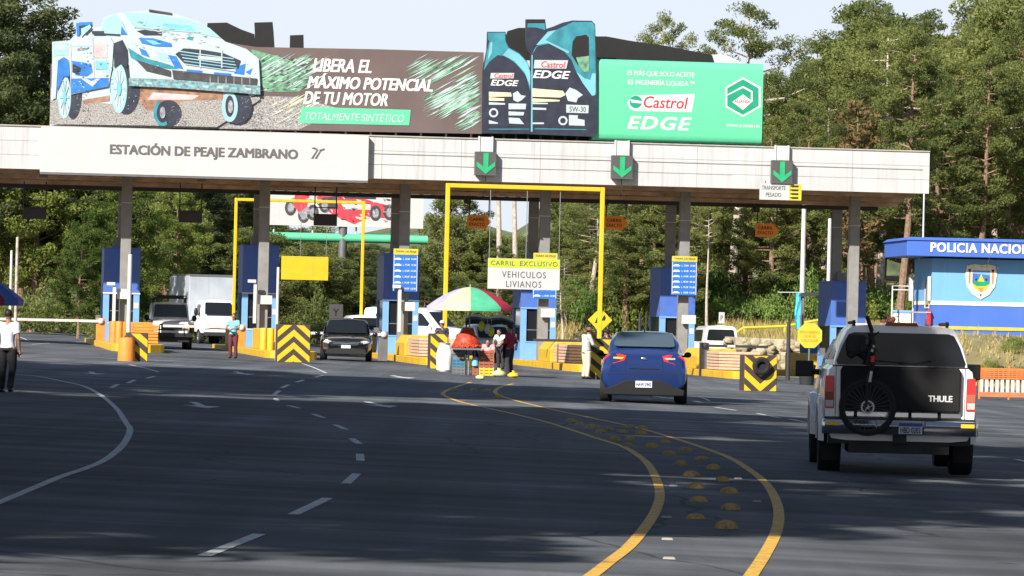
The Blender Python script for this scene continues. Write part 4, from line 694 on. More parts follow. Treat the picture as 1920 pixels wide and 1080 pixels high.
mb = MB(); mb.prism([(-.70,.775),(.70,.775),(.715,.80),(.72,1.25),(.70,1.305),(-.70,1.305),(-.72,1.25),(-.715,.80)], -.085, -.013); pad = mb.build('tailgate_pad', 'pad_black', pk, bev=.02)
mb = MB()
for x in (-.53,.12,.47): mb.box(x-.02, x+.02, -.03, -.013, .70, .78)
mb.build('strap', 'pad_black', pad); mb = MB(); add_text(mb, 'THULE', .475, -.088, .94, .29, .075, bold=.08); mb.build('lettering', 'text_white', pad)
mb = MB(); sec = [(.50,-.16),(.56,-.20),(.62,-.20),(.665,-.16),(.67,-.02),(.49,-.02)]; xs = [-.93,-.90,-.30,-.28,.28,.30,.90,.93]; vs = []; 
for i, x in enumerate(xs):
    k = .7 if i in (0, 7) else 1
    for z, y in sec: vs.append((x, y*k, z-(.05 if i in (3, 4) and z > .6 else 0)))
mb.add(vs, [(i*6+j, i*6+(j+1) % 6, (i+1)*6+(j+1) % 6, (i+1)*6+j) for i in range(7) for j in range(6)]+[list(range(6))[::-1], [42+j for j in range(6)]], 0, True); bp = mb.build('rear_bumper', 'chrome', pk, sharp=40)
mb = MB(); mb.box(-.28, .28, -.21, -.203, .515, .60); mb.box(-.9, .9, -.15, -.05, .672, .69); mb.build('bumper_step', 'black_paint', bp)
for s in (-1, 1): mb = MB(); mb.box(min(s*.72,s*.88), max(s*.72,s*.88), -.208, -.203, .60, .645); mb.build('indicator', 'lamp_amber', bp)
mb = MB(); mb.box(-.02, .26, -.222, -.214, .515, .645); pl = mb.build('number_plate', 'plate_white', bp); mb = MB(); mb.box(-.02, .26, -.226, -.2235, .605, .645, 0); mb.build('band', 'plate_blue', pl); mb = MB(); add_text(mb, 'HBD 0202', .12, -.228, .56, .24, .07, bold=.02); mb.build('lettering', 'text_black', pl)
mb = MB(); mb.box(-.60, .60, .02, 4.6, .27, .55); mb.box(-.85, .85, .03, .30, .38, .52); mb.box(-.08, .08, -.12, .1, .40, .50); mb.tube([(.35,-.02,.34),(.35,1.0,.34)], .04, 8); mb.build('underbody', 'black_paint', pk)
for s in (-1, 1): mb = MB(); mb.box(min(s*.68,s*.9), max(s*.68,s*.9), .56, .575, .16, .55); mb.build('mud_flap', 'rubber', pk)
mb = MB(); mb.prism([(-.20,1.80),(.20,1.80),(.18,1.84),(-.18,1.84)], .0, .06); mb.build('brake_light', 'crate_red', pk, bev=.008)
# bicycle hung over the tailgate: front wheel turned flat against the pad
RB = Matrix.Rotation(math.radians(-2.2), 4, 'Z')
def loc_pk(x, y, z): return Vector(g)+(RB @ Vector((x, y, z)))
bk_ = thing('mountain_bike', 'black mountain bike hanging on the pickup tailgate with its front wheel facing out', 'bicycle', loc_pk(-.40, -.30, .48), math.radians(-2.2))
mb = MB(); Rw = .335; zc = .345
mb.lathe([(Rw-.05,-.018),(Rw-.028,-.029),(Rw,-.02),(Rw+.008,0),(Rw,.02),(Rw-.028,.029),(Rw-.05,.018),(Rw-.045,0),(Rw-.05,-.018)], 40, 0, Matrix.Translation((0,0,zc)) @ Matrix.Rotation(math.pi/2, 4, 'X')); ft = mb.build('front_wheel', 'rubber', bk_)
mb = MB()
mb.lathe([(Rw-.065,-.012),(Rw-.05,-.012),(Rw-.05,.012),(Rw-.065,.012),(Rw-.065,-.012)], 40, 0, Matrix.Translation((0,0,zc)) @ Matrix.Rotation(math.pi/2, 4, 'X')); mb.build('rim', 'black_paint', ft)
mb = MB()
for k in range(28): a = 2*math.pi*k/28; mb.tube([(.02*math.cos(a), (-1)**k*.025, zc+.02*math.sin(a)), ((Rw-.06)*math.cos(a+.1), 0, zc+(Rw-.06)*math.sin(a+.1))], .0018, 4, caps=False)
mb.build('spokes', 'mid_steel', ft)
mb = MB(); X = Matrix.Translation((0,-.035,zc)) @ Matrix.Rotation(math.pi/2, 4, 'X'); mb.lathe([(.062,-.002),(.082,-.002),(.082,.002),(.062,.002),(.062,-.002)], 28, 0, X); mb.lathe([(.0,.03),(.022,.03),(.022,-.06),(0,-.06)], 14, 0, X)
for k in range(5): a = k*1.257; mb.tube([(.02*math.cos(a),-.035,zc+.02*math.sin(a)),(.064*math.cos(a+.4),-.035,zc+.064*math.sin(a+.4))], .005, 5)
mb.build('brake_disc', 'alloy', ft)
mb = MB()
for s, mm in ((-.06, 0), (.06, 0)): mb.tube([(.0+s*.3, s, zc), (.012+s*.3, s, zc+.36), (.04, s*.8, zc+.46)], [.016,.021,.022], 8)
mb.tube([(.04,-.06,zc+.46),(.045,0,zc+.49),(.04,.06,zc+.46)], .025, 8); fk = mb.build('fork', 'black_paint', bk_); mb = MB(); mb.tube([(.014,-.085,zc+.30),(.034,-.085,zc+.43)], .017, 8); mb.build('fork_leg_trim', 'text_white', fk)
mb = MB(); mb.tube([(.045,0,zc+.48),(.055,-.0,zc+.63)], .03, 10); mb.tube([(.05,0,zc+.52),(-.03,.16,zc+.58),(-.16,.20,zc+.66)], .025, 8); mb.tube([(.05,0,zc+.60),(-.0,.12,zc+.64),(-.10,.20,zc+.75)], .021, 8); mb.build('frame', 'black_paint', bk_)
mb = MB(); mb.tube([(.042,-.034,zc+.54),(.05,-.036,zc+.61)], .026, 8); mb.build('head_badge', 'lamp_red', bk_); mb = MB(); mb.tube([(.03,-.034,zc+.66),(.05,-.036,zc+.74)], .022, 8); mb.build('spacer', 'text_white', bk_)
mb = MB(); mb.tube([(.055,0,zc+.62),(.05,-.03,zc+.80)], .022, 8); mb.tube([(-.02,-.03,zc+.52),(.0,-.05,zc+.66),(.05,-.05,zc+.80),(.02,-.05,zc+.93),(-.02,-.03,zc+1.06)], .016, 8); mb.tube([(.03,-.05,zc+.90),(-.03,-.03,zc+1.08)], .026, 8); mb.tube([(.0,-.05,zc+.60),(-.02,-.03,zc+.50)], .022, 8)
mb.tube([(.04,-.06,zc+.84),(.11,-.1,zc+.90)], .009, 6); mb.tube([(.03,-.06,zc+.72),(.10,-.1,zc+.66)], .009, 6); mb.tube([(.05,-.05,zc+.80),(-.10,-.06,zc+.86),(-.12,-.04,zc+.66),(-.02,-.04,zc+.55)], .006, 5); mb.build('handlebar', 'black_paint', bk_)
mb = MB(); mb.tube([(-.02,.0,zc+.70),(-.16,.05,zc+.66),(-.22,.06,zc+.60)], [.05,.055,.04], 10); mb.box(-.25, -.04, -.01, .12, zc+.64, zc+.86); mb.build('saddle_bag', 'mesh_tarp', bk_, bev=.03)

# blue saloon seen from behind
g = G(1206, 757); sd_ = thing('saloon_car', 'blue saloon car driving away towards the toll booth', 'car', g, math.radians(-1.6)); K = 1.1
mb = MB(); S_ = lambda pr: [(x*K, z*K) for x, z in pr]
b0 = [(.62,.27),(.76,.30),(.845,.45),(.858,.66),(.83,.86),(.70,1.0),(.45,1.045),(0,1.06)]
mb.half([(.0, S_([(.55,.30),(.66,.32),(.74,.46),(.76,.66),(.74,.86),(.62,1.0),(.42,1.05),(0,1.07)])), (.05, S_([(.6,.27),(.74,.30),(.82,.46),(.83,.66),(.80,.87),(.66,1.01),(.44,1.065),(0,1.085)])), (.22*K, S_([(.62,.24),(.77,.28),(.85,.46),(.86,.66),(.83,.88),(.71,1.0),(.46,1.045),(0,1.06)])), (.7*K, S_(b0)), (2.9*K, S_([(.62,.22),(.78,.25),(.85,.42),(.86,.64),(.83,.84),(.72,.95),(.46,.98),(0,.99)])), (3.7*K, S_([(.62,.22),(.78,.25),(.84,.42),(.85,.6),(.80,.76),(.7,.85),(.45,.9),(0,.92)])), (4.3*K, S_([(.5,.28),(.6,.3),(.66,.42),(.66,.5),(.62,.6),(.55,.66),(.4,.7),(0,.72)]))]); mb.build('body', 'sedan_blue', sd_, sharp=42)
mb = MB(); mb.half([(.42*K, S_([(.70,.99),(.67,1.03),(.64,1.04),(.4,1.055),(0,1.06)])), (.80*K, S_([(.74,.98),(.70,1.18),(.62,1.23),(.4,1.255),(0,1.265)])), (1.18*K, S_([(.745,.97),(.66,1.30),(.56,1.395),(.38,1.42),(0,1.43)])), (1.7*K, S_([(.75,.96),(.66,1.31),(.57,1.415),(.38,1.445),(0,1.455)])), (2.35*K, S_([(.75,.95),(.65,1.28),(.56,1.38),(.38,1.41),(0,1.42)])), (3.1*K, S_([(.72,.94),(.70,.96),(.66,.975),(.4,.985),(0,.99)]))]); mb.build('cabin', 'sedan_blue', sd_, sharp=30)
mb = MB(); q = [Vector(p)*K for p in ((-.64,.42,1.06),(.64,.42,1.06),(.56,1.16,1.405),(-.56,1.16,1.405))]; mb.patch(q, .01, .99, .1, .93, .055, 0, .09); mb.build('rear_window', 'glass_blue', sd_)
for s in (-1, 1):
    mb = MB(); q = [Vector(p)*K for p in ((s*.75,.95,1.0),(s*.75,2.75,.99),(s*.60,2.2,1.36),(s*.60,1.2,1.36))]; q = q if s > 0 else [q[1], q[0], q[3], q[2]]; mb.patch(q, .04, .96, .05, .92, .02, 0, .08); mb.build('side_window', 'glass_dark', sd_)
    mb = MB(); P5 = [(.36,.955),(.50,.985),(.72,.965),(.80,.915),(.83,.83),(.80,.775),(.60,.80),(.40,.86)]; vs = []
    for x, z in P5:
        y_ = -.012+max(0, x-.6)*.32; vs.append((s*x*K, y_*K, z*K))
    for x, z in P5: vs.append((s*x*K, (.12+max(0, x-.6)*.2)*K, z*K))
    n = len(P5); mb.add(vs, [list(range(n)), list(range(2*n-1, n-1, -1))]+[(k, k+n, (k+1) % n+n, (k+1) % n) for k in range(n)]); tl = mb.build('tail_light', 'lamp_red', sd_)
    q = MB(); q.add([(s*x*K, (-.016+max(0, x-.6)*.32)*K, z*K) for x, z in ((.40,.925),(.66,.925),(.66,.895),(.44,.885))], [(0,1,2,3)]); q.build('lens', 'lamp_clear' if s > 0 else 'lamp_amber', tl)
    wheel(sd_, s*.76*K, .72*K, .315*K, .23*K); wheel(sd_, s*.76*K, 3.3*K, .315*K, .23*K); mirror(sd_, s*.90*K, 2.5*K, .98*K, 'black_paint', .085, .065)
mb = MB(); mb.prism([(x*K, z*K) for x, z in ((-.80,.17),(.80,.17),(.82,.28),(.60,.35),(.36,.47),(-.36,.47),(-.60,.35),(-.82,.28))], -.012, .35); mb.build('lower_bumper', 'pad_black', sd_, bev=.02)
mb = MB(); mb.box(-.30*K, .30*K, -.02, -.005, .70*K, .715*K); mb.box(-.75*K, .75*K, -.006, .04, .60*K, .612*K); mb.box(-.37*K, -.365*K, -.01, .03, .62*K, .98*K); mb.box(.365*K, .37*K, -.01, .03, .62*K, .98*K); mb.build('boot_seam', 'black_paint', sd_)
mb = MB(); mb.ell((0,-.012,.90*K), (.075,.012,.034)); mb.build('badge', 'chrome', sd_)
mb = MB(); mb.box(-.165*K, .165*K, -.03, -.02, .325*K, .455*K); pl = mb.build('number_plate', 'plate_white', sd_); mb = MB(); add_text(mb, 'HAW 2942', 0, -.033, .385*K, .30*K, .075, bold=.02); mb.build('lettering', 'text_black', pl)
mb = MB(); mb.prism([(-.015,1.44*K),(.015,1.44*K),(.004,1.53*K),(-.004,1.53*K)], 1.3, 1.45); mb.tube([(0,1.35,1.50*K),(0,1.1,1.72*K)], .006, 5); mb.build('antenna', 'black_paint', sd_)
mb = MB(); mb.box(-.62*K, .62*K, .2, 4.3, .16*K, .3*K); mb.build('underbody', 'black_paint', sd_)

# off road car facing us
def face(rz): return TH+math.pi+rz
g = G(321, 655); lc = thing('off_road_car', 'white boxy off road car with roof rack waiting behind the boom barrier', 'car', g, face(-.01))
mb = MB(); lo = [(.6,.5),(.78,.55),(.83,.8),(.83,1.05),(.79,1.15),(0,1.17)]; mb.half([(-4.8, lo), (-1.25, lo), (-1.2, [(.6,.5),(.74,.55),(.78,.8),(.77,1.05),(.72,1.16),(0,1.2)]), (-.12, [(.6,.5),(.7,.55),(.72,.8),(.71,1.0),(.66,1.08),(0,1.12)]), (0, [(.55,.52),(.68,.55),(.69,.8),(.68,.98),(.62,1.03),(0,1.05)])]); mb.build('body', 'lc_white', lc, sharp=30)
mb = MB(); cb = [(.79,1.15),(.77,1.2),(.70,1.78),(.64,1.86),(0,1.9)]; mb.half([(-4.8, cb), (-1.75, cb), (-1.72, [(.78,1.15),(.75,1.2),(.69,1.72),(.63,1.80),(0,1.84)]), (-1.2, [(.78,1.15),(.74,1.19),(.72,1.2),(.7,1.205),(0,1.21)])]); mb.build('cabin', 'lc_white', lc, sharp=30)
mb = MB(); mb.patch([(.74,-1.2,1.2),(-.74,-1.2,1.2),(-.66,-1.72,1.78),(.66,-1.72,1.78)], .04, .96, .08, .95, .06, 0, .05); mb.build('windscreen', 'glass_blue', lc)
mb = MB(); mb.box(-.42, .42, 0, .025, .76, .97); gr = mb.build('grille', 'black_paint', lc); mb = MB()
for k in range(4): mb.box(-.41, .41, .026, .032, .78+k*.048, .80+k*.048)
mb.build('bars', 'mid_steel', gr)
for s in (-1, 1):
    mb = MB(); mb.lathe([(0,.02),(.09,.015),(.105,0)], 18, 0, Matrix.Translation((s*.55,.0,.87)) @ Matrix.Rotation(-math.pi/2, 4, 'X')); mb.build('headlight', 'lamp_clear', lc); mb = MB(); mb.box(s*.66-.035, s*.66+.035, -.02, .02, .80, .95); mb.build('indicator', 'lamp_amber', lc)
    wheel(lc, s*.72, -.75, .39, .24); wheel(lc, s*.72, -3.7, .39, .24); mirror(lc, s*.95, -1.25, 1.25, 'black_paint', .1, .13)
    mb = MB(); mb.ell((s*.76,-.75,.72), (.13,.52,.2), 0, 14, 8); mb.build('fender', 'black_paint', lc)
mb = MB(); mb.box(-.80, .80, .02, .2, .5, .66); mb.tube([(-.5,.2,.58),(-.48,.22,.98),(.48,.22,.98),(.5,.2,.58)], .035, 8); mb.tube([(-.55,.2,.78),(.55,.2,.78)], .025, 8); mb.box(-.7, .7, -.3, .05, .3, .5); mb.build('bull_bar', 'black_paint', lc)
mb = MB()
for s in (-.66, .66): mb.tube([(s,-1.8,2.06),(s,-4.5,2.06)], .025, 6)
for k in range(7): mb.tube([(-.66,-1.8-k*.45,2.05),(.66,-1.8-k*.45,2.05)], .02, 6)
mb.tube([(-.66,-1.75,2.14),(.66,-1.75,2.14)], .025, 6); mb.box(-.55, .55, -3.6, -2.0, 2.07, 2.16)
for s in (-.64, .64):
    for y in (-2,-3,-4): mb.tube([(s,y,1.85),(s,y,2.06)], .02, 6)
mb.build('roof_rack', 'dark_steel', lc)

# box truck behind
g = P(410, 648, 205); g.z = xfall(g.x); bt = thing('box_truck', 'pale box truck standing behind the off road car', 'truck', g, face(.16))
mb = MB(); mb.box(-1.15, 1.15, -6.2, -1.6, .95, 3.3); bx_ = mb.build('cargo_box', 'box_white', bt, bev=.03); mb = MB()
for x in (-1.125, 1.125): mb.box(x-.01, x+.01, -6.2, -1.6, 3.28, 3.37)
mb.box(-1.14, 1.14, -1.6, -1.58, 3.27, 3.37); mb.box(-1.14, 1.14, -1.6, -1.57, .95, 1.05); mb.build('edge_trim', 'mid_steel', bx_)
mb = MB(); cb = lambda y, f: (y, [(.7*f,.55),(.86*f,.6),(.90*f,1.1),(.88*f,1.35),(.76*f,2.0),(.66*f,2.12),(0,2.16)]); mb.half([cb(-1.55,1), cb(-.45,1), (-.05, [(.68,.5),(.84,.55),(.88,1.05),(.84,1.28),(.80,1.32),(.6,1.34),(0,1.36)]), (.12, [(.6,.5),(.76,.55),(.80,.95),(.76,1.1),(.7,1.14),(.5,1.16),(0,1.18)])]); mb.build('cab', 'truck_white', bt, sharp=30)
mb = MB(); mb.patch([(.80,-.05,1.33),(-.80,-.05,1.33),(-.70,-.45,2.03),(.70,-.45,2.03)], .05, .95, .08, .92, .11, 0, .05); mb.build('windscreen', 'glass_dark', bt)
mb = MB(); mb.box(-.5, .5, .1, .14, .75, .92); mb.box(-.78, .78, .1, .17, .42, .6); mb.build('grille', 'dark_steel', bt)
for s in (-1, 1): mb = MB(); mb.box(s*.62-.12, s*.62+.12, .1, .145, .72, .95); mb.build('headlight', 'lamp_clear', bt, bev=.02); wheel(bt, s*.78, -.6, .37, .24); wheel(bt, s*.8, -4.6, .37, .42); mirror(bt, s*1.08, -.3, 1.55, 'black_paint', .1, .2); mb = MB(); q = ((s*.885,-1.3,1.36),(s*.885,-.4,1.36),(s*.78,-.55,1.95),(s*.78,-1.3,1.95)); q = q if s > 0 else (q[1],q[0],q[3],q[2]); mb.patch(q, .05, .95, .05, .95, .015); mb.build('side_window', 'glass_dark', bt)
mb = MB(); mb.box(-.5, .5, -6.1, -.3, .55, .92); mb.build('chassis', 'dark_steel', bt)

# generic road cars used for the smaller vehicles
def suv(name, label, cat, g, rz, bm, L=4.5, wd=1.82, ht=1.68, group=None, sc_=1.0, front=True, van=False):
    t = thing(name, label, cat, g, rz, group); k = wd/1.82; h = ht/1.68
    S2 = lambda pr: [(x*k, z*h) for x, z in pr]
    lo = S2([(.62,.28),(.80,.31),(.895,.52),(.905,.78),(.86,.97),(.70,1.02),(0,1.04)])
    mb = MB()
    mb.half([(-L, S2([(.6,.36),(.74,.4),(.82,.55),(.84,.8),(.80,1.0),(.7,1.04),(0,1.06)])), (-L+.15, lo), (-1.25, lo), (-.35, S2([(.62,.26),(.78,.29),(.87,.5),(.86,.74),(.78,.9),(.62,.97),(0,1.0)])), (-.06, S2([(.58,.26),(.70,.29),(.78,.5),(.77,.68),(.70,.80),(.55,.86),(0,.89)])), (0, S2([(.5,.3),(.58,.33),(.64,.5),(.63,.64),(.57,.73),(.45,.77),(0,.79)]))]); mb.build('body', bm, t, sharp=32)
    mb = MB(); rf_ = S2([(.84,.98),(.82,1.05),(.70,1.55),(.60,1.63),(0,1.68)]); e = -L+.1 if van else -L+.55
    mb.half([(-L+.12, rf_ if van else S2([(.82,.99),(.80,1.03),(.74,1.2),(.66,1.28),(0,1.3)])), (e-.02 if not van else -L+.3, rf_), (-1.9, rf_), (-1.75, S2([(.84,.98),(.82,1.05),(.69,1.5),(.58,1.58),(0,1.62)])), (-.95, S2([(.80,.96),(.78,.98),(.74,.99),(.6,1.0),(0,1.02)]))]); mb.build('cabin', bm, t, sharp=30)
    mb = MB(); mb.patch([(.78*k,-.98,1.0*h),(-.78*k,-.98,1.0*h),(-.66*k,-1.75,1.55*h),(.66*k,-1.75,1.55*h)], .04, .96, .06, .92, .07, 0, .06); mb.build('windscreen', 'glass_dark', t)
    mb = MB(); mb.patch([(-.74*k,-L+.12,1.06*h),(.74*k,-L+.12,1.06*h),(.64*k,-L+.12 if van else e,1.56*h),(-.64*k,-L+.12 if van else e,1.56*h)], .04, .96, .08, .92, .02, 0, .07); mb.build('rear_window', 'glass_dark', t)
    for s in (-1, 1):
        mb = MB(); q = ((s*.84*k,-L+.5,1.04*h),(s*.84*k,-1.15,1.02*h),(s*.70*k,-1.9,1.52*h),(s*.70*k,-L+.75,1.52*h)); q = q if s > 0 else (q[1],q[0],q[3],q[2]); mb.patch(q, .03, .97, .06, .94, .015, 0, .04); mb.build('side_window', 'glass_dark', t)
        mb = MB(); mb.prism([(s*.42*k,.74*h),(s*.60*k,.80*h),(s*.74*k,.80*h),(s*.80*k,.72*h),(s*.6*k,.66*h)], -.14, .0); mb.build('headlight', 'lamp_clear', t, bev=.015)
        mb = MB(); mb.prism([(s*.70*k,.80*h),(s*.84*k,.78*h),(s*.84*k,1.0*h),(s*.74*k,1.04*h)], -L-.02, -L+.16); mb.build('tail_light', 'lamp_red', t)
        wheel(t, s*.79*k, -.85, .34, .23); wheel(t, s*.79*k, -L+.85, .34, .23); mirror(t, s*1.0*k, -1.3, 1.05*h, bm, .1, .08)
    mb = MB(); mb.prism([(-.40*k,.60*h),(.40*k,.60*h),(.46*k,.72*h),(.2*k,.76*h),(-.2*k,.76*h),(-.46*k,.72*h)], -.1, .02); gr = mb.build('grille', 'black_paint', t)
    mb = MB(); mb.box(-.45*k, .45*k, .02, .026, .665*h, .685*h); mb.prism([(-.5*k,.73*h),(0,.68*h),(.5*k,.73*h),(.5*k,.75*h),(0,.705*h),(-.5*k,.75*h)], .02, .027); mb.build('trim', 'chrome', gr)
    mb = MB(); mb.prism([(-.72*k,.28*h),(.72*k,.28*h),(.66*k,.46*h),(.3*k,.5*h),(-.3*k,.5*h),(-.66*k,.46*h)], -.12, .012); mb.build('lower_bumper', 'black_paint', t)
    mb = MB(); mb.box(-.17, .17, .02, .03, .50*h, .62*h) if front else mb.box(-.17, .17, -L-.03, -L-.02, .6*h, .72*h); mb.build('number_plate', 'plate_white', t)
    return t
g = G(648, 677); suv('suv', 'glossy black car facing out under the white boom barrier beside the large chevron', 'car', g, face(-.10), 'suv_black', 4.6, 1.92, 1.58)
g = P(698, 636, 182); g.z = xfall(g.x); suv('suv', 'white pickup style car partly hidden behind the booth right of the black car', 'car', g, face(.05), 'truck_white', 4.5, 1.8, 1.75)
g = P(180, 622, 235); g.z = xfall(g.x)-.2; suv('suv', 'small white car far away on the left behind the first booth', 'car', g, face(.25), 'lc_white', 4.3, 1.8, 1.7)
g = P(1318, 668, 196); g.z = xfall(g.x); suv('minibus', 'white van driving away beyond the booth right of the blue saloon', 'van', g, TH, 'truck_white', 4.6, 1.75, 2.0, front=False, van=True)
g = P(872, 650, 196); g.z = xfall(g.x); suv('minibus', 'pale minibus with dark windows behind the fruit stall umbrella pole', 'van', g, face(.9), 'truck_white', 5.2, 1.85, 2.25, van=True)
g = P(938, 668, 176); g.z = xfall(g.x); suv('suv', 'white car behind the woman in maroon at the fruit stall', 'car', g, face(.12), 'truck_white', 4.4, 1.8, 1.6)
# ------------------------------------------------------------------ people
def remesh(o, vx, it=5):
    r = o.modifiers.new('remesh', 'REMESH'); r.mode = 'VOXEL'; r.voxel_size = vx; r.use_smooth_shade = True
    s = o.modifiers.new('smooth', 'SMOOTH'); s.factor = .5; s.iterations = it
def person(label, g, rz, h, shirt, pants, pose=None, hat=None, skin='skin', long_sleeve=False, hair_long=False, group='people at the toll plaza', skirt=False, seated=False, apron=None):
    t = thing('person', label, 'person', g, rz, group); k = h/1.70; po = dict(head=(0,.02,1.575), neck=(0,0,1.43), chest=(0,0,1.26), waist=(0,.0,1.04), hip=(0,0,.93),
        shL=(-.18,0,1.385), elL=(-.235,-.03,1.11), wrL=(-.235,.06,.87), shR=(.18,0,1.385), elR=(.235,-.03,1.11), wrR=(.235,.06,.87),
        hiL=(-.095,0,.90), knL=(-.105,.03,.49), anL=(-.11,-.02,.08), hiR=(.095,0,.90), knR=(.105,.03,.49), anR=(.11,-.02,.08)); po.update(pose or {}); p = {q: Vector(v)*k for q, v in po.items()}
    up = (p['head']-p['neck']).normalized(); mb = MB()
    mb.tube([p['neck']-up*.06*k, p['neck']+up*.09*k], [.058*k,.054*k], 12); hc = p['head']; mb.ell(hc+Vector((0,-.008*k,.02*k)), (.076*k,.092*k,.105*k), 0, 16, 12); mb.ell(hc+Vector((0,.03*k,-.06*k)), (.052*k,.055*k,.055*k)); mb.ell(hc+Vector((0,.095*k,-.015*k)), (.014*k,.022*k,.024*k), 0, 8, 6)
    for s in (-1, 1): mb.ell(hc+Vector((s*.077*k,-.005*k,-.005*k)), (.011*k,.02*k,.03*k), 0, 8, 6)
    mb.tube([p['hip']-Vector((0,0,.06*k)), p['waist'], p['chest'], p['neck']-up*.04*k], [.125*k,.115*k,.135*k,.06*k], 16)
    for S1 in 'LR':
        s = -1 if S1 == 'L' else 1; sh, el, wr = p['sh'+S1], p['el'+S1], p['wr'+S1]
        mb.tube([p['chest']+Vector((s*.06*k,0,.07*k)), sh], [.09*k,.06*k], 12); mb.tube([sh, (sh+el)/2, el, (el*.6+wr*.4), wr], [.054*k,.047*k,.038*k,.036*k,.025*k], 12); mb.ell(sh, (.056*k,)*3)
        d = (wr-el).normalized(); sd2 = Vector((1,0,0)) if abs(d.x) < .8 else Vector((0,1,0)); sd2 = (sd2-d*sd2.dot(d)).normalized(); pn = d.cross(sd2); pc = wr+d*.05*k
        mb.tube([wr, wr+d*.04*k, wr+d*.085*k], [.024*k,.034*k,.032*k], 10)
        for j, (ox, L) in enumerate(((-.03,.062),(-.01,.075),(.01,.07),(.029,.055))):
            b_ = wr+d*.08*k+sd2*ox*k; mb.tube([b_-d*.02*k, b_+d*L*.5*k+pn*.006*k, b_+d*L*k+pn*.028*k], [.0105*k,.010*k,.0085*k], 6)
        b_ = wr+d*.03*k-sd2*.026*k*s; mb.tube([b_, b_+d*.035*k-sd2*.026*k*s+pn*.012*k, b_+d*.06*k-sd2*.03*k*s+pn*.026*k], [.013*k,.012*k,.009*k], 6)
        hi, kn, an = p['hi'+S1], p['kn'+S1], p['an'+S1]; mb.tube([hi+Vector((0,0,.05*k)), hi*.5+kn*.5, kn, kn*.65+an*.35, an], [.09*k,.074*k,.054*k,.052*k,.036*k], 12); mb.ell(an+Vector((0,.06*k,-.04*k)), (.042*k,.12*k,.038*k)); 
    body = mb.build('body', skin, t); remesh(body, .0105*k, 3)
    mb = MB(); mb.tube([p['hip']-Vector((0,0,.02*k)), p['waist'], p['chest'], p['chest']*.35+p['neck']*.65], [.158*k,.142*k,.158*k,.085*k], 16)
    for S1 in 'LR':
        s = -1 if S1 == 'L' else 1; sh, el, wr = p['sh'+S1], p['el'+S1], p['wr'+S1]; mb.tube([p['chest']+Vector((s*.06*k,0,.07*k)), sh], [.115*k,.078*k], 12); mb.ell(sh, (.075*k,)*3)
        mb.tube([sh, sh*.35+el*.65] if not long_sleeve else [sh, el, el*.15+wr*.85], [.074*k,.066*k] if not long_sleeve else [.074*k,.055*k,.044*k], 12)
    o = mb.build('shirt', shirt, t); remesh(o, .018*k)
    mb = MB()
    if skirt: mb.tube([p['hip']+Vector((0,0,.06*k)), p['hip']-Vector((0,0,.12*k)), (p['knL']+p['knR'])/2], [.15*k,.18*k,.21*k], 18)
    else:
        mb.tube([p['hip']+Vector((0,0,.05*k)), p['hip']-Vector((0,0,.07*k))], [.147*k,.15*k], 16)
        for S1 in 'LR': hi, kn, an = p['hi'+S1], p['kn'+S1], p['an'+S1]; mb.tube([hi, hi*.5+kn*.5, kn, an+Vector((0,0,.0))], [.112*k,.098*k,.078*k,.066*k], 12)
    o = mb.build('skirt' if skirt else 'trousers', pants, t); remesh(o, .017*k)
    for S1 in 'LR': an = p['an'+S1]; mb = MB(); mb.ell(an+Vector((0,.055*k,-.045*k)), (.05*k,.14*k,.042*k)); mb.ell(an+Vector((0,-.01*k,-.02*k)), (.047*k,.06*k,.06*k)); o = mb.build('shoe', 'black_paint', t); remesh(o, .014*k, 2)
    mb = MB(); mb.ell(hc+Vector((0,-.024*k,.045*k)), (.084*k,.094*k,.098*k), 0, 14, 10)
    if hair_long: mb.tube([hc+Vector((0,-.07*k,.05*k)), hc+Vector((0,-.1*k,-.1*k)), hc+Vector((0,-.1*k,-.2*k))], [.06*k,.065*k,.03*k], 10)
    o = mb.build('hair', 'hair', t); remesh(o, .014*k, 2)
    mb = MB()
    for s in (-1, 1): mb.ell(hc+Vector((s*.03*k,.083*k,.012*k)), (.011*k,.008*k,.007*k), 0, 8, 6)
    mb.build('eyes', 'black_paint', t); mb = MB(); mb.ell(hc+Vector((0,.084*k,-.062*k)), (.022*k,.006*k,.007*k), 0, 10, 6); mb.build('mouth', 'art_red', t)
    if hat: mb = MB(); mb.lathe([(0,.13),(.06,.125),(.088,.09),(.096,.04),(.15,.03),(.148,.022),(.094,.03)] if hat[1] == 'brim' else [(0,.135),(.06,.125),(.092,.08),(.098,.035),(.09,.03)], 20, 0, Matrix.Translation(hc+Vector((0,-.01*k,.02*k)))); 
    if hat and hat[1] == 'cap': mb.box(-.07*k, .07*k, .06*k, .19*k, .05*k, .062*k, 0, Matrix.Translation(hc))
    if hat: mb.build('hat', hat[0], t)
    if apron: mb = MB(); mb.prism([(-.13*k,1.25*k),(.13*k,1.25*k),(.17*k,.98*k),(.17*k,.6*k),(-.17*k,.6*k),(-.17*k,.98*k)], .165*k, .178*k); mb.build('apron', apron, t)
    return t
mk('shirt_pale', (.74,.78,.92), .8); mk('shirt_cyan', (.16,.46,.62), .8); mk('shirt_maroon', (.24,.015,.04), .8); mk('shirt_pink', (.55,.28,.30), .8); mk('shirt_grey', (.42,.45,.42), .8); mk('shirt_red', (.5,.03,.04), .8); mk('shirt_dark', (.03,.03,.045), .8)
mk('trouser_black', (.012,.012,.016), .85); mk('trouser_dark', (.03,.028,.04), .85); mk('trouser_cream', (.55,.50,.38), .85); mk('trouser_wine', (.10,.025,.035), .85); mk('hat_black', (.012,.012,.014), .8); mk('hat_brown', (.16,.08,.07), .8)
R = math.radians
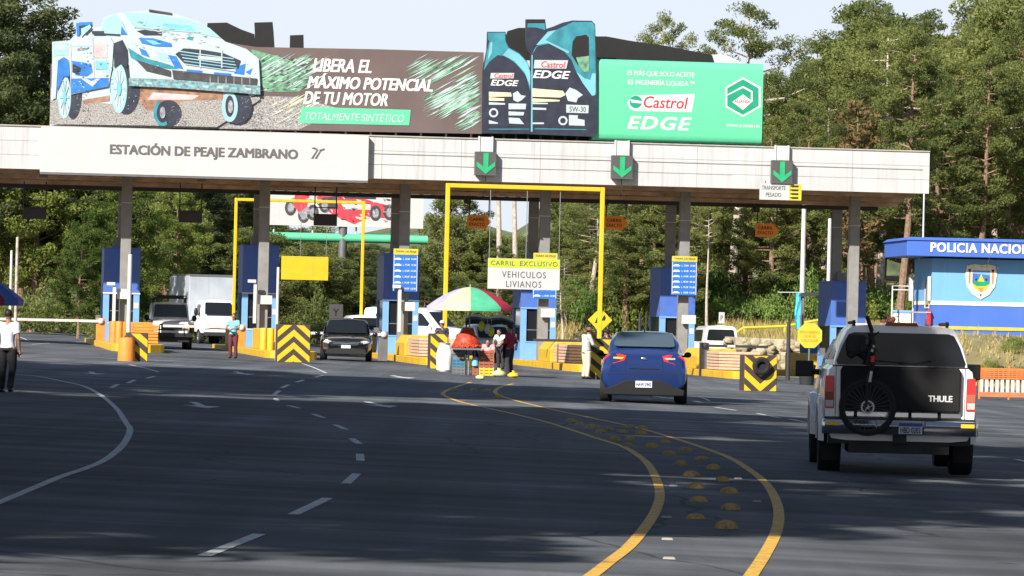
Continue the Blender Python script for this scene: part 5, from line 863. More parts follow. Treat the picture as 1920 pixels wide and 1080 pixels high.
gl_ = G(13, 736); person('person in white shirt and black trousers standing at the left road edge, back turned', gl_, R(-12), 1.62*.9*1.0, 'shirt_pale', 'trouser_black', dict(elL=(-.26,.10,1.15), wrL=(-.16,.3,1.15), anR=(.12,-.16,.10), knR=(.11,.02,.5)))
person('person in bright blue top and dark trousers standing by the second toll island', P(437, 668, 147).xy.to_3d()+Vector((0,0,xfall(P(437,668,147).x))), R(165), 1.55, 'shirt_cyan', 'trouser_wine', dict(elL=(-.25,.12,1.16), wrL=(-.08,.28,1.12), elR=(.25,.12,1.16), wrR=(.08,.28,1.1)), hair_long=True)
gw = G(955, 706); person('person in maroon top and dark trousers standing beside the crates at the fruit stall', gw, R(60), 1.6, 'shirt_maroon', 'trouser_dark', dict(elL=(-.26,.02,1.12), wrL=(-.18,.22,1.02), elR=(.25,-.08,1.14), wrR=(.2,.12,.98)), hat=('hat_black','cap'), long_sleeve=True, apron='shirt_dark')
gp_ = G(914, 696); gp_.y += 2.2; person('person in pink top sitting behind the crates of the fruit stall', Vector((gp_.x, gp_.y, xfall(gp_.x)-.42)), R(170), 1.55, 'shirt_pink', 'trouser_dark', dict(head=(0,.12,1.5), neck=(0,.06,1.38), elL=(-.26,.12,1.14), wrL=(-.1,.32,1.05), elR=(.26,.12,1.14), wrR=(.1,.32,1.05), knL=(-.14,.38,.86), anL=(-.14,.40,.46), knR=(.14,.38,.86), anR=(.14,.40,.46)), hair_long=True)
gm = G(1098, 711); person('person in brown hat, pale jacket and cream trousers beside the striped block', gm, R(-60), 1.66, 'shirt_grey', 'trouser_cream', dict(head=(0,.10,1.53), neck=(0,.05,1.40), elL=(-.25,.1,1.12), wrL=(-.12,.3,1.08), elR=(.25,.1,1.12), wrR=(.14,.32,1.05)), hat=('hat_brown','brim'), long_sleeve=True)
gs = G(824, 690); person('person in dark top and cap standing behind the white sack at the stall', Vector((gs.x, gs.y+4, xfall(gs.x))), R(180), 1.62, 'shirt_dark', 'trouser_dark', dict(elR=(.28,.1,1.2), wrR=(.2,.3,1.3)), hat=('sign_white','cap'))
a_, z_ = PL(738, 600, 5.9); person('person in red shirt standing inside the booth behind the left price board', W(a_, 6.0, gz(a_, 6)+.25), R(185), 1.6, 'shirt_red', 'trouser_dark')
gb = G(1140, 712); person('person in dark jacket and helmet behind the striped block left of the blue saloon', Vector((gb.x, gb.y+3.0, xfall(gb.x))), R(40), 1.58, 'shirt_dark', 'trouser_dark', long_sleeve=True, hat=('hat_black','cap'))

gx = G(938, 694); person('person in grey shirt bending behind the crates beside the person in maroon', Vector((gx.x, gx.y+3.4, xfall(gx.x))), R(150), 1.52, 'shirt_grey', 'trouser_dark', dict(head=(0,.2,1.46), neck=(0,.12,1.35), chest=(0,.06,1.2), shL=(-.18,.09,1.31), shR=(.18,.09,1.31), elL=(-.24,.2,1.08), wrL=(-.12,.38,.98), elR=(.24,.2,1.08), wrR=(.12,.38,.98)), hair_long=True)
# ------------------------------------------------------------------ umbrellas and fruit stall
def umbrella(label, top, r, drop, cols, zpole, tilt=0.0, valance=.12, rot=.2):
    t = thing('umbrella', label, 'umbrella', Vector((top.x, top.y, top.z-zpole)), rot, 'vendor umbrellas'); n = len(cols)
    names = sorted(set(cols)); mb = MB(); Xt = Matrix.Translation((0,0,zpole)) @ Matrix.Rotation(tilt, 4, 'Y')
    for k in range(n):
        vs = []; rows = 6
        for i in range(rows+1):
            f = i/rows
            for j in range(5):
                a = 2*math.pi*(k+j/4)/n; sag = 1-.035*math.sin(math.pi*j/4)*f; vs.append((r*f*math.cos(a)*sag, r*f*math.sin(a)*sag, -drop*(f**1.7)-.02*math.sin(math.pi*j/4)*f))
        for j in range(5):
            a = 2*math.pi*(k+j/4)/n; vs.append((r*math.cos(a)*.985, r*math.sin(a)*.985, -drop-valance))
        mb.add(vs, [(i*5+j, (i+1)*5+j, (i+1)*5+j+1, i*5+j+1) for i in range(rows+1) for j in range(4)], names.index(cols[k]), True, Xt)
    mb.build('canopy', names, t, sharp=60); mb = MB(); mb.tube([(0,0,0),(0,0,zpole)], .022, 8); mb.ell((0,0,zpole+.03), (.03,.03,.06)); mb.build('pole', 'column_grey', t)
    mb = MB()
    for k in range(n): a = 2*math.pi*k/n; mb.tube([Xt @ Vector((0,0,-.02)), Xt @ Vector((r*.98*math.cos(a), r*.98*math.sin(a), -drop-.01))], .008, 5)
    mb.build('ribs', 'mid_steel', t); return t
D_ = G(880, 703).y; tp = P(882, 538, D_); zg = xfall(tp.x)
umbrella('umbrella with lavender, cream, green and red panels over the fruit stall', tp, 1.33, .62, ['um_red','um_green','um_yellow','um_lavender','um_lavender','um_yellow','um_green','um_red'], tp.z-zg, rot=.02)
D2 = 88; tp = P(-72, 500, D2); umbrella('purple, blue and red umbrella reaching in at the left edge of the photo', tp, 1.30, .66, ['um_purple','um_red','um_blue','um_purple']*4, tp.z-xfall(tp.x), rot=.1)
def sp(x, y, dy=0.0): q = P(x, y, D_+dy); return q
# mound of red fruit
q0 = sp(875, 652); rw = 27*D_/FPX*1.02; hh = 37*D_/FPX; t = thing('fruit_pile', 'mound of red fruit piled on the stall under the umbrella', 'fruit', q0, 0); mb = MB(); rs = random.Random(5)
mb.lathe([(rw*.93*math.cos(k*.157), hh*.86*math.sin(k*.157)) for k in range(11)], 20, 0, Matrix.Scale(.46/rw, 4, (0,1,0)))
for _ in range(620):
    a = rs.uniform(0, 2*math.pi); u_ = rs.uniform(0, 1)**.8; z = hh*(1-u_**1.6)*.97; rr = u_; c = (rw*rr*math.cos(a), .46*rr*math.sin(a), z); e = rs.uniform(.030, .044); mb.ell(c, (e,e,e*.9), 0, 7, 5)
mb.build('fruit', 'fruit_red', t); mb = MB(); mb.box(-rw, rw, -.44, .44, -.06, -.01); mb.build('tray', 'crate_grey', t)
def crate(x, yb, wpx, hpx, m, lab, dy=0.0, slots=True):
    s = D_/FPX; q = P(x, yb, D_+dy); w2 = wpx*s/2; h = hpx*s; t = thing('crate', lab, 'crate', q, 0, 'crates at the fruit stall'); mb = MB(); tk = .018; d = .36
    nb = 3
    for zz in range(nb):
        z0 = h*zz/nb+.008; z1 = h*(zz+1)/nb-.012
        mb.box(-w2, w2, 0, tk, z0, z1); mb.box(-w2, w2, d-tk, d, z0, z1); mb.box(-w2, -w2+tk, tk, d-tk, z0, z1); mb.box(w2-tk, w2, tk, d-tk, z0, z1)
    for xx in (-w2+.02, -w2*.35, w2*.35, w2-.02): mb.box(xx-.016, xx+.016, -.006, .03, 0, h)
    mb.box(-w2+tk, w2-tk, tk, d-tk, .005, .03); mb.box(-w2+.03, w2-.03, .03, d-.03, .03, h*.8, 1); mb.build('box', [m, 'mesh_tarp'], t); return t
crate(860, 705, 24, 17, 'crate_grey', 'grey crate at the bottom left of the stall, lowest of its stack'); crate(860, 688, 24, 17, 'crate_blue', 'teal blue crate in the middle of the left stack under the fruit'); crate(860, 671, 24, 17, 'crate_grey', 'grey crate topmost of the left stack under the fruit')
crate(912, 705, 28, 16, 'crate_yellow', 'yellow crate at the bottom of the right stack, nearest the person in maroon'); crate(912, 689, 29, 17, 'crate_red', 'red brown crate resting on the yellow crate'); crate(912, 672, 29, 15, 'crate_red', 'red brown crate topmost of the right stack')
crate(891, 704, 11, 18, 'crate_red', 'narrow red crate standing between the two stacks', .05)
q = sp(891, 686, .05); mb = MB(); mb.lathe([(0,0),(.1,0),(.105,.02),(.1,.24),(.07,.27),(.04,.29),(0,.29)], 16); tag(mb.build('bucket', 'shirt_cyan', None, q), 'light blue plastic tub on the narrow red crate', 'tub')
q = G(833, 697); mb = MB(); prof = [(0,0),(.2,.0),(.25,.06),(.27,.3),(.25,.6),(.2,.8),(.15,.86),(.19,.93),(0,.9)]; mb.lathe(prof, 18); 
for i in range(len(mb.v)): x, y, z = mb.v[i]; f = 1+.09*math.sin(x*17+z*9)+.07*math.sin(y*21-z*13); mb.v[i] = (x*f, y*f, z)
tag(mb.build('sack', 'sack_white', None, q), 'full white sack standing at the left end of the fruit stall', 'sack')
for x, y, m, lab, r in ((935,707,'bag_green','pale green bag of produce on the ground in front of the yellow crate',.17),(962,709,'crate_yellow','yellow bag of produce on the ground by the feet of the person in maroon',.14),(900,712,'bag_green','small bag of produce on the road in front of the crates',.11)):
    q = G(x, y); mb = MB(); mb.ell((0,0,r*.6), (r*1.2,r,r*.65), 0, 14, 9, None, .08); mb.tube([(0,0,r*1.1),(.02,0,r*1.6)], [r*.25,r*.4], 8); tag(mb.build('produce_bag', m, None, q), lab, 'bag', 'bags of produce by the stall')
for x, y, m, lab in ((903,612,'lime_sign','yellow bag hanging under the right side of the stall umbrella'),(914,616,'shirt_grey','grey bag hanging beside the yellow one under the umbrella'),(921,622,'lime_sign','lime bag hanging lowest under the umbrella, above the person in pink')):
    q = sp(x, y, .3); mb = MB(); mb.ell((0,0,0), (.10,.07,.16), 0, 12, 8, None, .06); mb.tube([(0,0,.14),(0,0,.42)], .006, 5); tag(mb.build('hanging_bag', m, None, q), lab, 'bag', 'bags hanging under the umbrella')
q = sp(918, 612, 1.6); t = thing('shade_tarp', 'dark shade tarp stretched on poles behind the fruit stall', 'tarp', Vector((q.x, q.y, xfall(q.x)))); zz = P(918, 600, q.y).z-xfall(q.x)
mb = MB(); n = 8; vs = [(-.75+1.5*i/n, -.5+1.0*j/4, zz+.05*math.sin(i*1.3)+.08*j*.5-.05*abs(i-4)/4) for j in range(5) for i in range(n+1)]; vs += [(x, y, z-.14) for x, y, z in vs[:n+1]]; mb.add(vs, [(j*(n+1)+i, j*(n+1)+i+1, (j+1)*(n+1)+i+1, (j+1)*(n+1)+i) for j in range(4) for i in range(n)]+[(i, i+1, 45+i+1, 45+i) for i in range(n)], 0, True); mb.build('cloth', 'mesh_tarp', t)
for xx, yy in ((-.72,-.45),(.72,-.45),(-.72,.45),(.72,.45)): mb = MB(); mb.tube([(xx,yy,0),(xx,yy,zz-.05)], .02, 6); mb.build('pole', 'dark_steel', t)

# ------------------------------------------------------------------ police building
DB = 200.0; c0 = P(1745, 612, DB); RZ = R(4); sB = DB/FPX
pb = thing('police_building', 'light and dark blue police building with a crest on a raised bank at the right', 'building', c0, RZ)
hB = lambda y: (612-y)*sB
mb = MB(); Lw = 9.5; dp = 5.0
mb.box(0, Lw, 0, dp, hB(565), hB(484)); mb.build('upper_wall', 'police_light', pb); mb = MB(); mb.box(0, Lw, 0.0, dp, -1.0, hB(570)); mb.build('lower_wall', 'police_blue', pb)
mb = MB(); mb.box(-.02, Lw, -.03, dp+.02, hB(571), hB(564)); mb.build('white_stripe', 'stripe_cream', pb); mb = MB(); mb.box(-.03, Lw, -.05, dp, -.12, .03); mb.build('base_line', 'crate_yellow', pb)
mb = MB(); mb.box(-1.35, Lw, -.9, dp+.8, hB(481), hB(452)); mb.prism([(-1.45,hB(452)),(Lw,hB(452)),(Lw,hB(446)),(-1.2,hB(446))], -.96, dp+.9); rf_ = mb.build('roof', 'police_blue', pb, bev=.02)
mb = MB(); add_text(mb, 'POLICIA NACIONAL', 0, 0, 0, 5.45, .45, bold=.08, spacing=1.1); lt = mb.build('lettering', 'text_white', rf_, (2.47, -.93, hB(464)))
lt.rotation_euler.y = -.0
cx, cz = (1838-1745)*sB+.0, hB(525); t_ = MB(); S5 = lambda pts, k=1: [(cx+x*k, cz+z*k) for x, z in pts]
sh = [(-.68,.72),(-.3,.80),(0,.76),(.3,.80),(.68,.72),(.74,.3),(.66,-.25),(.4,-.62),(0,-.86),(-.4,-.62),(-.66,-.25),(-.74,.3)]
t_.prism(S5(sh), -.05, -.001, 0); t_.sheet(S5([(-.42,.5),(.42,.5),(.42,-.1),(0,-.45),(-.42,-.1)]), -.054, 1); t_.sheet(S5([(-.42,.5),(.42,.5),(.42,.28),(-.42,.36)]), -.057, 2); t_.sheet(S5([(-.42,-.08),(-.15,.1),(0,.16),(.2,.05),(.42,-.1),(.25,-.28),(-.25,-.28)]), -.057, 3); t_.sheet(S5([(-.16,-.02),(0,.34),(.16,-.02)]), -.060, 4); t_.sheet(S5([(-.42,-.12),(-.2,-.24),(.2,-.24),(.42,-.12),(.3,-.36),(0,-.5),(-.3,-.36)]), -.059, 5)
for s in (-1, 1): t_.sheet(S5([(s*.5,.45),(s*.6,.45),(s*.6,-.15),(s*.5,-.1)]), -.057, 6); t_.sheet(S5([(s*.49,.56),(s*.62,.56),(s*.6,.45),(s*.5,.45)]), -.057, 7); t_.ell((cx+s*.24,-.06,cz+.08), (.05,.01,.06), 7, 8, 6)
t_.sheet(S5([(-.12,-.3),(.12,-.3),(.1,-.46),(0,-.52),(-.1,-.46)]), -.063, 6); t_.sheet(S5([(-.04,-.6),(.04,-.6),(.03,-.72),(-.03,-.72)]), -.054, 7)
t_.build('crest', ['crest_cream','um_blue','police_light','green_dark','lime_sign','yellow_clean','crest_brown','black_paint'], pb)
mb = MB(); mb.box(-.02, .0, .5, 1.6, .9, 2.2); w_ = mb.build('window', 'glass_dark', pb); mb = MB(); mb.box(-.05, -.021, .42, .5, .85, 2.3); mb.box(-.05, -.021, 1.6, 1.68, .85, 2.3); mb.box(-.06, -.021, .5, 1.6, .85, .92); mb.build('frame', 'white_paint', w_)
mb = MB(); mb.box(-.16, -.03, -.0, .35, 1.2, 2.35); mb.box(-.5, -.35, 3.2, 3.6, 1.2, 2.4); mb.build('shutter', 'white_paint', pb, bev=.01); mb = MB(); mb.tube([(-.12,-.14,.1),(-.12,-.14,.72)], .1, 12); mb.tube([(-.12,-.14,.72),(-.12,-.14,.82)], .04, 8); mb.build('fire_extinguisher', 'lamp_red', pb)
mb = MB(); mb.box(-.9, -.06, -.3, .9, .62, .68); mb.build('ledge', 'concrete', pb); mb = MB(); mb.tube([(2.6,-.93,hB(476)),(2.6,-.1,hB(492)),(2.6,-.04,hB(500))], .012, 5); mb.ell((3.1,-.06,hB(499)), (.07,.06,.05)); mb.build('wall_lamp', 'white_paint', pb)
q = P(1690, 612, 205); t = thing('water_tank', 'small cream block beside the police building with a light blue lid', 'tank', Vector((q.x, q.y, terr(q.x, q.y)))); zz = P(1690, 583, 205).z-terr(q.x, q.y)
mb = MB(); mb.box(-.42, .42, -.4, .4, -.2, zz-.1); mb.build('block', 'stripe_cream', t, bev=.04); mb = MB(); mb.box(-.46, .46, -.44, .44, zz-.1, zz+.03); mb.build('lid', 'police_light', t, bev=.02)
q = P(1672, 600, 204); t = thing('pipe_frame', 'white pipe frame standing left of the police building', 'frame', Vector((q.x, q.y, terr(q.x, q.y)))); zz = P(1672, 536, 204).z-terr(q.x, q.y)
mb = MB(); mb.tube([(0,0,-.1),(0,0,zz),(1.0,0,zz)], .04, 8); mb.tube([(0,0,zz*.97-.12),(1.0,0,zz*.97-.12)], .03, 8); mb.tube([(1.0,0,-.1),(1.0,0,zz)], .04, 8); mb.build('frame', 'white_paint', t)
q = P(1668, 610, 196); q.z = max(q.z-.35, terr(q.x, q.y)); t = thing('motorcycle', 'parked motorcycle seen end on just above the pickup roof', 'motorcycle', Vector((q.x, q.y, terr(q.x, q.y))), R(20))
zg_ = P(1668, 585, 196).z-terr(q.x, q.y)
mb = MB(); X = Matrix.Rotation(math.pi/2, 4, 'Y'); mb.lathe([(.2,-.05),(.3,-.05),(.31,0),(.3,.05),(.2,.05),(.2,-.05)], 20, 0, Matrix.Translation((0,-.6,.31)) @ X); mb.lathe([(.2,-.06),(.3,-.06),(.31,0),(.3,.06),(.2,.06),(.2,-.06)], 20, 0, Matrix.Translation((0,.7,.31)) @ X); mb.build('wheels', 'rubber', t)
mb = MB(); mb.tube([(0,-.6,.31),(0,-.3,.95),(0,.1,.75),(0,.7,.31)], .05, 8); mb.ell((0,-.05,.85), (.14,.28,.13)); mb.box(-.12, .12, .2, .8, .74, .84); mb.tube([(-.38,-.22,1.05),(0,-.3,1.0),(.38,-.22,1.05)], .02, 6); mb.ell((0,-.42,.9), (.1,.08,.1)); mb.tube([(-.3,-.24,1.05),(-.34,-.26,1.22)], .01, 5); mb.tube([(.3,-.24,1.05),(.34,-.26,1.22)], .01, 5); mb.build('body', 'trouser_wine', t)
# orange safety fence
p0, p1 = G(1836, 748), G(1990, 755); L = (p1-p0).length; t = thing('safety_fence', 'orange and white plastic safety fence at the right edge behind the pickup', 'fence', p0, math.atan2(p1.y-p0.y, p1.x-p0.x)); mb = MB()
for k in range(int(L/.16)): x = k*.16; mb.box(x, x+.10, -.01, .01, .22, .60)
mb.build('white_slats', 'white_paint', t); mb = MB()
for k in range(9): z = (.08,.13,.18,.62,.68,.74,.80,.86,.91)[k]; mb.box(0, L, -.012, .012, z, z+.04)
for k in range(int(L/.14)): mb.box(k*.14, k*.14+.025, -.008, .008, .63, .91)
mb.build('net', 'orange_net', t)
for k in range(int(L/.9)+1): mb = MB(); mb.tube([(k*.9,.03,0),(k*.9,.03,1.02)], .035, 8); mb.build('post', 'orange_net', t)

# ------------------------------------------------------------------ signs and poles beyond the lanes
def post_sign(name, lab, cat, x, y, D, build, pm='mid_steel'):
    q = P(x, y, D); zt_ = terr(q.x, q.y); t = thing(name, lab, cat, Vector((q.x, q.y, zt_)), TH); h = q.z-zt_; build(t, h); mb = MB(); mb.tube([(0,.04,-.1),(0,.04,h)], .035, 8); mb.build('post', pm, t); return t
def hump(t, h):
    r = .46; mb = MB(); mb.prism([(0,h-r),(r,h),(0,h+r),(-r,h)], -.02, .0); p = mb.build('panel', 'yellow_clean', t, bev=.004); mb = MB(); mb.prism([(-.2,h-.12),(-.12,h+.1),(-.06,h+.1),(-.1,h-.12)], -.026, -.021); mb.prism([(.05,h-.02),(.15,h+.2),(.22,h+.1),(.18,h-.02)], -.026, -.021); mb.build('symbol', 'text_black', p)
post_sign('warning_sign', 'yellow diamond warning sign behind the right post of the tall gantry', 'sign', 1125, 600, 160, hump)
def octo(t, h):
    r = .52; mb = MB(); mb.prism([(r*math.cos(R(22.5+45*k)), h+r*math.sin(R(22.5+45*k))) for k in range(8)], -.02, 0); p = mb.build('panel', 'price_yellow', t); mb = MB(); add_text(mb, 'PROHIBIDO', 0, -.026, h+.13, .78, .1, bold=.02); add_text(mb, 'USAR EL', 0, -.026, h-.03, .5, .1, bold=.02); add_text(mb, 'CELULAR', 0, -.026, h-.19, .66, .1, bold=.02); mb.build('lettering', 'orange_sign', p)
post_sign('octagon_sign', 'yellow octagonal sign with small lettering left of the pickup', 'sign', 1518, 629, 165, octo)
def rect(w2, h2, txt, m='sign_white'):
    def f(t, h):
        mb = MB(); mb.box(-w2, w2, -.02, 0, h-h2, h+h2); p = mb.build('panel', m, t, bev=.004); mb = MB(); add_text(mb, txt, 0, -.026, h, w2*.9, h2*.9, bold=.02); mb.build('symbol', 'letter_grey', p)
    return f
post_sign('road_sign', 'small white sign on a post in the dry grass right of the blue saloon', 'sign', 1353, 596, 205, rect(.14,.27,'P'))
post_sign('road_sign', 'white sign with a symbol above the roof of the black car', 'sign', 630, 586, 172, rect(.28,.34,'Y'))
def bare(lab, x, y0, D, r, m, name='light_pole', arm=None):
    q = P(x, y0, D); zt_ = terr(q.x, q.y); mb = MB(); h = q.z-zt_; mb.lathe([(r*1.25,-.1),(r,h),(0,h+.02)], 10)
    if arm: mb.tube([(0,0,h-.05),(arm,0,h+.1)], r*.5, 6); mb.box(arm-.1, arm+.45, -.1, .1, h+.06, h+.16)
    return tag(mb.build(name, m, None, Vector((q.x, q.y, zt_)), 0), lab, 'pole')
bare('tall white pole rising behind the canopy right of the last orange board', 1508, 375, 195, .1, 'white_paint'); bare('white pole beside the rear column of the right booth', 1556, 410, 200, .08, 'white_paint')
bare('slim white pole hanging light at the right end of the canopy', 1733, 350, 205, .04, 'white_paint'); bare('dark steel post in front of the pale rock wall', 1479, 604, 160, .07, 'dark_steel', 'steel_post')
bare('thin pale pole at the far left edge behind the umbrella', 33, 445, 150, .05, 'pale_bark'); bare('second thin pale pole at the far left behind the standing person', 22, 470, 152, .045, 'white_paint')
bare('dark post with a round top beside the left of the booth above the saloon', 1200, 588, 158, .05, 'dark_steel', 'steel_post'); bare('thin dark post left of the booth above the saloon', 1212, 585, 160, .035, 'dark_steel', 'steel_post')
q = P(1497, 575, 190); t = thing('cloth_banner', 'turquoise cloth banner hanging on the white pole beside the yellow octagon', 'banner', q, 0); mb = MB(); vs = []
for i in range(9):
    z = .62-i*.2
    for j in range(5): vs.append((-.14+.07*j+.03*math.sin(i), .05*math.sin(j*2+i*.8), z))
mb.add(vs, [(i*5+j, i*5+j+1, (i+1)*5+j+1, (i+1)*5+j) for i in range(8) for j in range(4)], 0, True); mb.build('cloth', 'cyan_cloth', t); mb = MB(); mb.tube([(-.9,0,.62),(.25,0,.64)], .02, 6); mb.build('rod', 'white_paint', t)
q = P(1522, 556, 185); t = thing('guard_shelter', 'small dark roofed shelter left of the right booth', 'shelter', Vector((q.x, q.y, terr(q.x, q.y)))); zz = q.z-terr(q.x, q.y)
mb = MB(); mb.prism([(-.55,zz+.0),(.55,zz+.06),(.5,zz+.2),(-.4,zz+.16)], -.5, .6); mb.build('roof', 'dark_steel', t); mb = MB()
for xx in (-.4, .4): mb.box(xx-.04, xx+.04, -.4, -.32, 0, zz); mb.box(xx-.04, xx+.04, .4, .48, 0, zz)
mb.build('frame', 'mid_steel', t); mb = MB(); mb.box(-.36, .36, -.3, .4, 0, zz*.62); mb.build('panel', 'price_blue', t)
q = G(1512, 722); t = thing('black_bin', 'black bin standing left of the pickup below the octagon sign', 'bin', q, 0); mb = MB(); mb.lathe([(.0,0),(.24,.0),(.28,.5),(.3,.62),(.24,.66),(0,.68)], 16); mb.build('bin_body', 'mesh_tarp', t); mb = MB(); mb.lathe([(.31,.62),(.31,.68),(.2,.74),(0,.76)], 16); mb.build('lid', 'black_paint', t)
# far billboard on a post
q = P(640, 600, 236); t = thing('far_billboard', 'far white billboard of red motorcycles and race cars on a single post', 'billboard', Vector((q.x, q.y, terr(q.x, q.y))), TH); DBB = 236/FPX
fz = lambda y: P(640, y, 236).z-terr(q.x, q.y); fx = lambda x: (x-640)*DBB
mb = MB(); mb.box(fx(497), fx(790), 0, .25, fz(425), fz(348)); mb.build('panel', 'sign_white', t); mb = MB()
def FE(cx, cy, rx, ry, yy, m): mb.sheet([(fx(cx+rx*math.cos(a*.35)), fz(cy+ry*math.sin(a*.35))) for a in range(18)], yy, m)
def FP(pts, yy, m): mb.sheet([(fx(x), fz(y)) for x, y in pts], yy, m)
for k, (x, y) in enumerate(((540,392),(565,405),(582,400),(604,385),(700,398),(726,396))): FE(x, y, 11, 15, -.006, 1); FE(x, y, 6, 9, -.010, 2)
FP([(548,362),(575,366),(570,390),(556,400),(545,388)], -.013, 0); FP([(585,366),(640,360),(700,378),(736,385),(736,408),(690,406),(660,420),(630,408),(600,392)], -.004, 0); FP([(540,375),(560,368),(580,400),(560,410)], -.008, 2); FP([(632,376),(690,382),(690,392),(640,392)], -.007, 3); FP([(640,362),(700,366),(700,372),(640,372)], -.007, 4); FP([(600,372),(625,368),(630,392),(606,392)], -.007, 1)
for _ in range(60): x = rs.uniform(540, 735); y = rs.uniform(364, 412); FP([(x,y),(x+rs.uniform(3,12),y+2),(x+4,y+rs.uniform(3,7))], -.016-rs.random()*.004, rs.choice([0,1,2,3,4,3]))
mb.build('race_picture', ['art_red','art_dark','art_grey','art_white','art_navy'], t); mb = MB(); mb.tube([(0,.3,-.3),(0,.3,fz(424))], .24, 12); mb.build('post', 'mid_steel', t)
mb = MB(); mb.tube([(fx(495),.3,fz(446)),(fx(800),.3,fz(446))], .24, 14); mb.build('beam', 'green_sign', t); mb = MB()
for x in (510,583,665,750): mb.tube([(fx(x),.3,fz(446)),(fx(x),.3,fz(420))], .05, 6)
mb.build('bracket', 'white_paint', t)
# stone wall and yellow guard rail on the verge
t = thing('stone_wall', 'pale rough stone wall along the verge right of the blue saloon', 'wall', W(PL(1420, 690, 0)[0], 24, 0), 0); rs = random.Random(9)
c_ = Vector((14.0, 188.4, 0)); t.location = c_; mb = MB()
for i in range(210):
    x = rs.uniform(-4.4, 3.4); z = rs.uniform(-.1, 1.35); r = rs.uniform(.12, .26); mb.ell((x, rs.uniform(-.12, .12)+z*.5, z+xfall(14+x)), (r*rs.uniform(.9,1.5), .18, r*rs.uniform(.7,1)), 0, 9, 6, None, .13)
mb.add([(-4.5,.15,-.6),(3.5,.15,-.8),(3.5,1.0,1.1),(-4.5,1.0,1.3)], [(0,1,2,3)]); mb.build('stones', 'rock', t)
t = thing('guard_rail', 'yellow guard rail along the top of the grassy verge', 'barrier', Vector((10.2, 205, 0))); mb = MB(); pts = [(x, (x+1)*.25, terr(10.2+x, 205+(x+1)*.25)+.45) for x in (-1,1,3,5,7)]; mb.tube(pts, .07, 8); mb.build('rail', 'price_yellow', t)
for x, y, z in pts: mb = MB(); mb.box(x-.05, x+.05, y-.05, y+.05, z-.6, z+.05); mb.build('post', 'price_yellow', t)
for k, x in enumerate((1060,1130,1240,1315,1378,1420,1462)):
    q = P(x, 600, 226); z0 = terr(q.x, q.y); mb = MB(); mb.box(-.06, .06, -.06, .06, -.1, 1.35+.1*(k % 3)); tag(mb.build('fence_post', 'concrete', None, Vector((q.x, q.y, z0)), 0), 'thin pale concrete post standing in the dry grass at the foot of the trees', 'post', 'pale posts along the dry grass verge')
# ------------------------------------------------------------------ trees and plants
def leaf_quad(V, F, c, s, rs):
    d = Vector((rs.gauss(0,1), rs.gauss(0,1), rs.gauss(0,1)+.3)).normalized(); u = d.orthogonal().normalized(); u.rotate(Matrix.Rotation(rs.uniform(0, 6.28), 3, d)); v = d.cross(u)
    a, b = s*rs.uniform(.7,1.4), s*rs.uniform(.25,.5); k = len(V); V += [c-u*a, c+v*b*.9, c+u*a*.95, c-v*b]; F.append((k, k+1, k+2, k+3))
def clump(V, F, c, r, n, s, rs, flat=.6):
    for _ in range(n):
        d = Vector((rs.gauss(0,1), rs.gauss(0,1), rs.gauss(0,1))).normalized()*(rs.random()**.4)
        leaf_quad(V, F, c+Vector((d.x*r, d.y*r, d.z*r*flat)), s, rs)
def mesh_of(name, V, F, m):
    me = bpy.data.meshes.new(name); me.from_pydata([tuple(p) for p in V], [], F); me.materials.append(M[m]); return me
def make_tree(seed, H, cb, Rr, nl, leaf, bark, lsz, per, style):
    rs = random.Random(seed); tb = MB(); V = []; F = []
    lean = Vector((rs.uniform(-.04,.04), rs.uniform(-.03,.03), 0)); tp = lambda z: Vector((lean.x*z+.12*math.sin(z*.4+seed), lean.y*z+.1*math.cos(z*.33+seed), z))
    r0 = H*.0135+.05; ks = [i/10 for i in range(11)]; tb.tube([tp(H*k*.97) for k in ks], [r0*(1.25 if k == 0 else 1-.86*k) for k in ks], 9)
    for i in range(nl):
        t = (i+rs.random())/nl; z = H*(cb+(1-cb)*t*.98)
        prof = (math.sin(math.pi*min(1, (t*.82+.16)))**.7) if style == 'pine' else (1-t*.8)**.8 if style == 'cone' else math.sin(math.pi*(t*.8+.14))**.55
        L = Rr*prof*rs.uniform(.55, 1.18); a = i*2.4+rs.uniform(-.5,.5); up = rs.uniform(.05,.5) if style != 'cone' else rs.uniform(-.2,.2); base = tp(z-.2*L*up)
        d = Vector((math.cos(a), math.sin(a), up)); end = base+d*L; mid = base+d*L*.5+Vector((0,0,-.08*L)); 
        if L > .7: tb.tube([base, mid, end], [max(.02, r0*.34*(1-t*.6)), max(.014, r0*.2*(1-t*.5)), .012], 5, 0, False)
        nc = max(1, int(L/ (.75 if style == 'pine' else .9))+1)
        for j in range(nc):
            f = 1-.62*j/max(1, nc) if nc > 1 else 1; side = Vector((-math.sin(a), math.cos(a), 0))*rs.uniform(-.4,.4)*L*.6
            c = base+(end-base)*f+side*(1 if j else .3)+Vector((0,0,rs.uniform(-.1,.3))); rr = rs.uniform(.5,.95)*(.55+.25*Rr/2.6)
            clump(V, F, c, rr, per, lsz, rs, .62 if style == 'pine' else .8)
    clump(V, F, tp(H*.98), .6, per, lsz, rs, 1)
    tb_me = tb.build('trunk', bark); me_t = tb_me.data; bpy.data.objects.remove(tb_me)
    return me_t, mesh_of('crown', V, F, leaf), H, Rr
TV = {}
for i in range(4): TV['pine%d' % i] = make_tree(11+i, 20, .20+.06*i, 3.5-.3*i, 58, 'needles', 'pine_bark', .11, 150, 'pine')
for i in range(2): TV['open%d' % i] = make_tree(31+i, 20, .5, 3.9, 30, 'needles', 'pale_bark', .105, 140, 'pine')
for i in range(3): TV['dense%d' % i] = make_tree(51+i, 14, .1+.08*i, 3.6, 60, 'broadleaf' if i < 2 else 'needles', 'pine_bark', .125, 160, 'round')
for i in range(2): TV['dark%d' % i] = make_tree(61+i, 20, .22, 3.9, 60, 'needles_dark', 'pine_bark', .12, 160, 'pine')
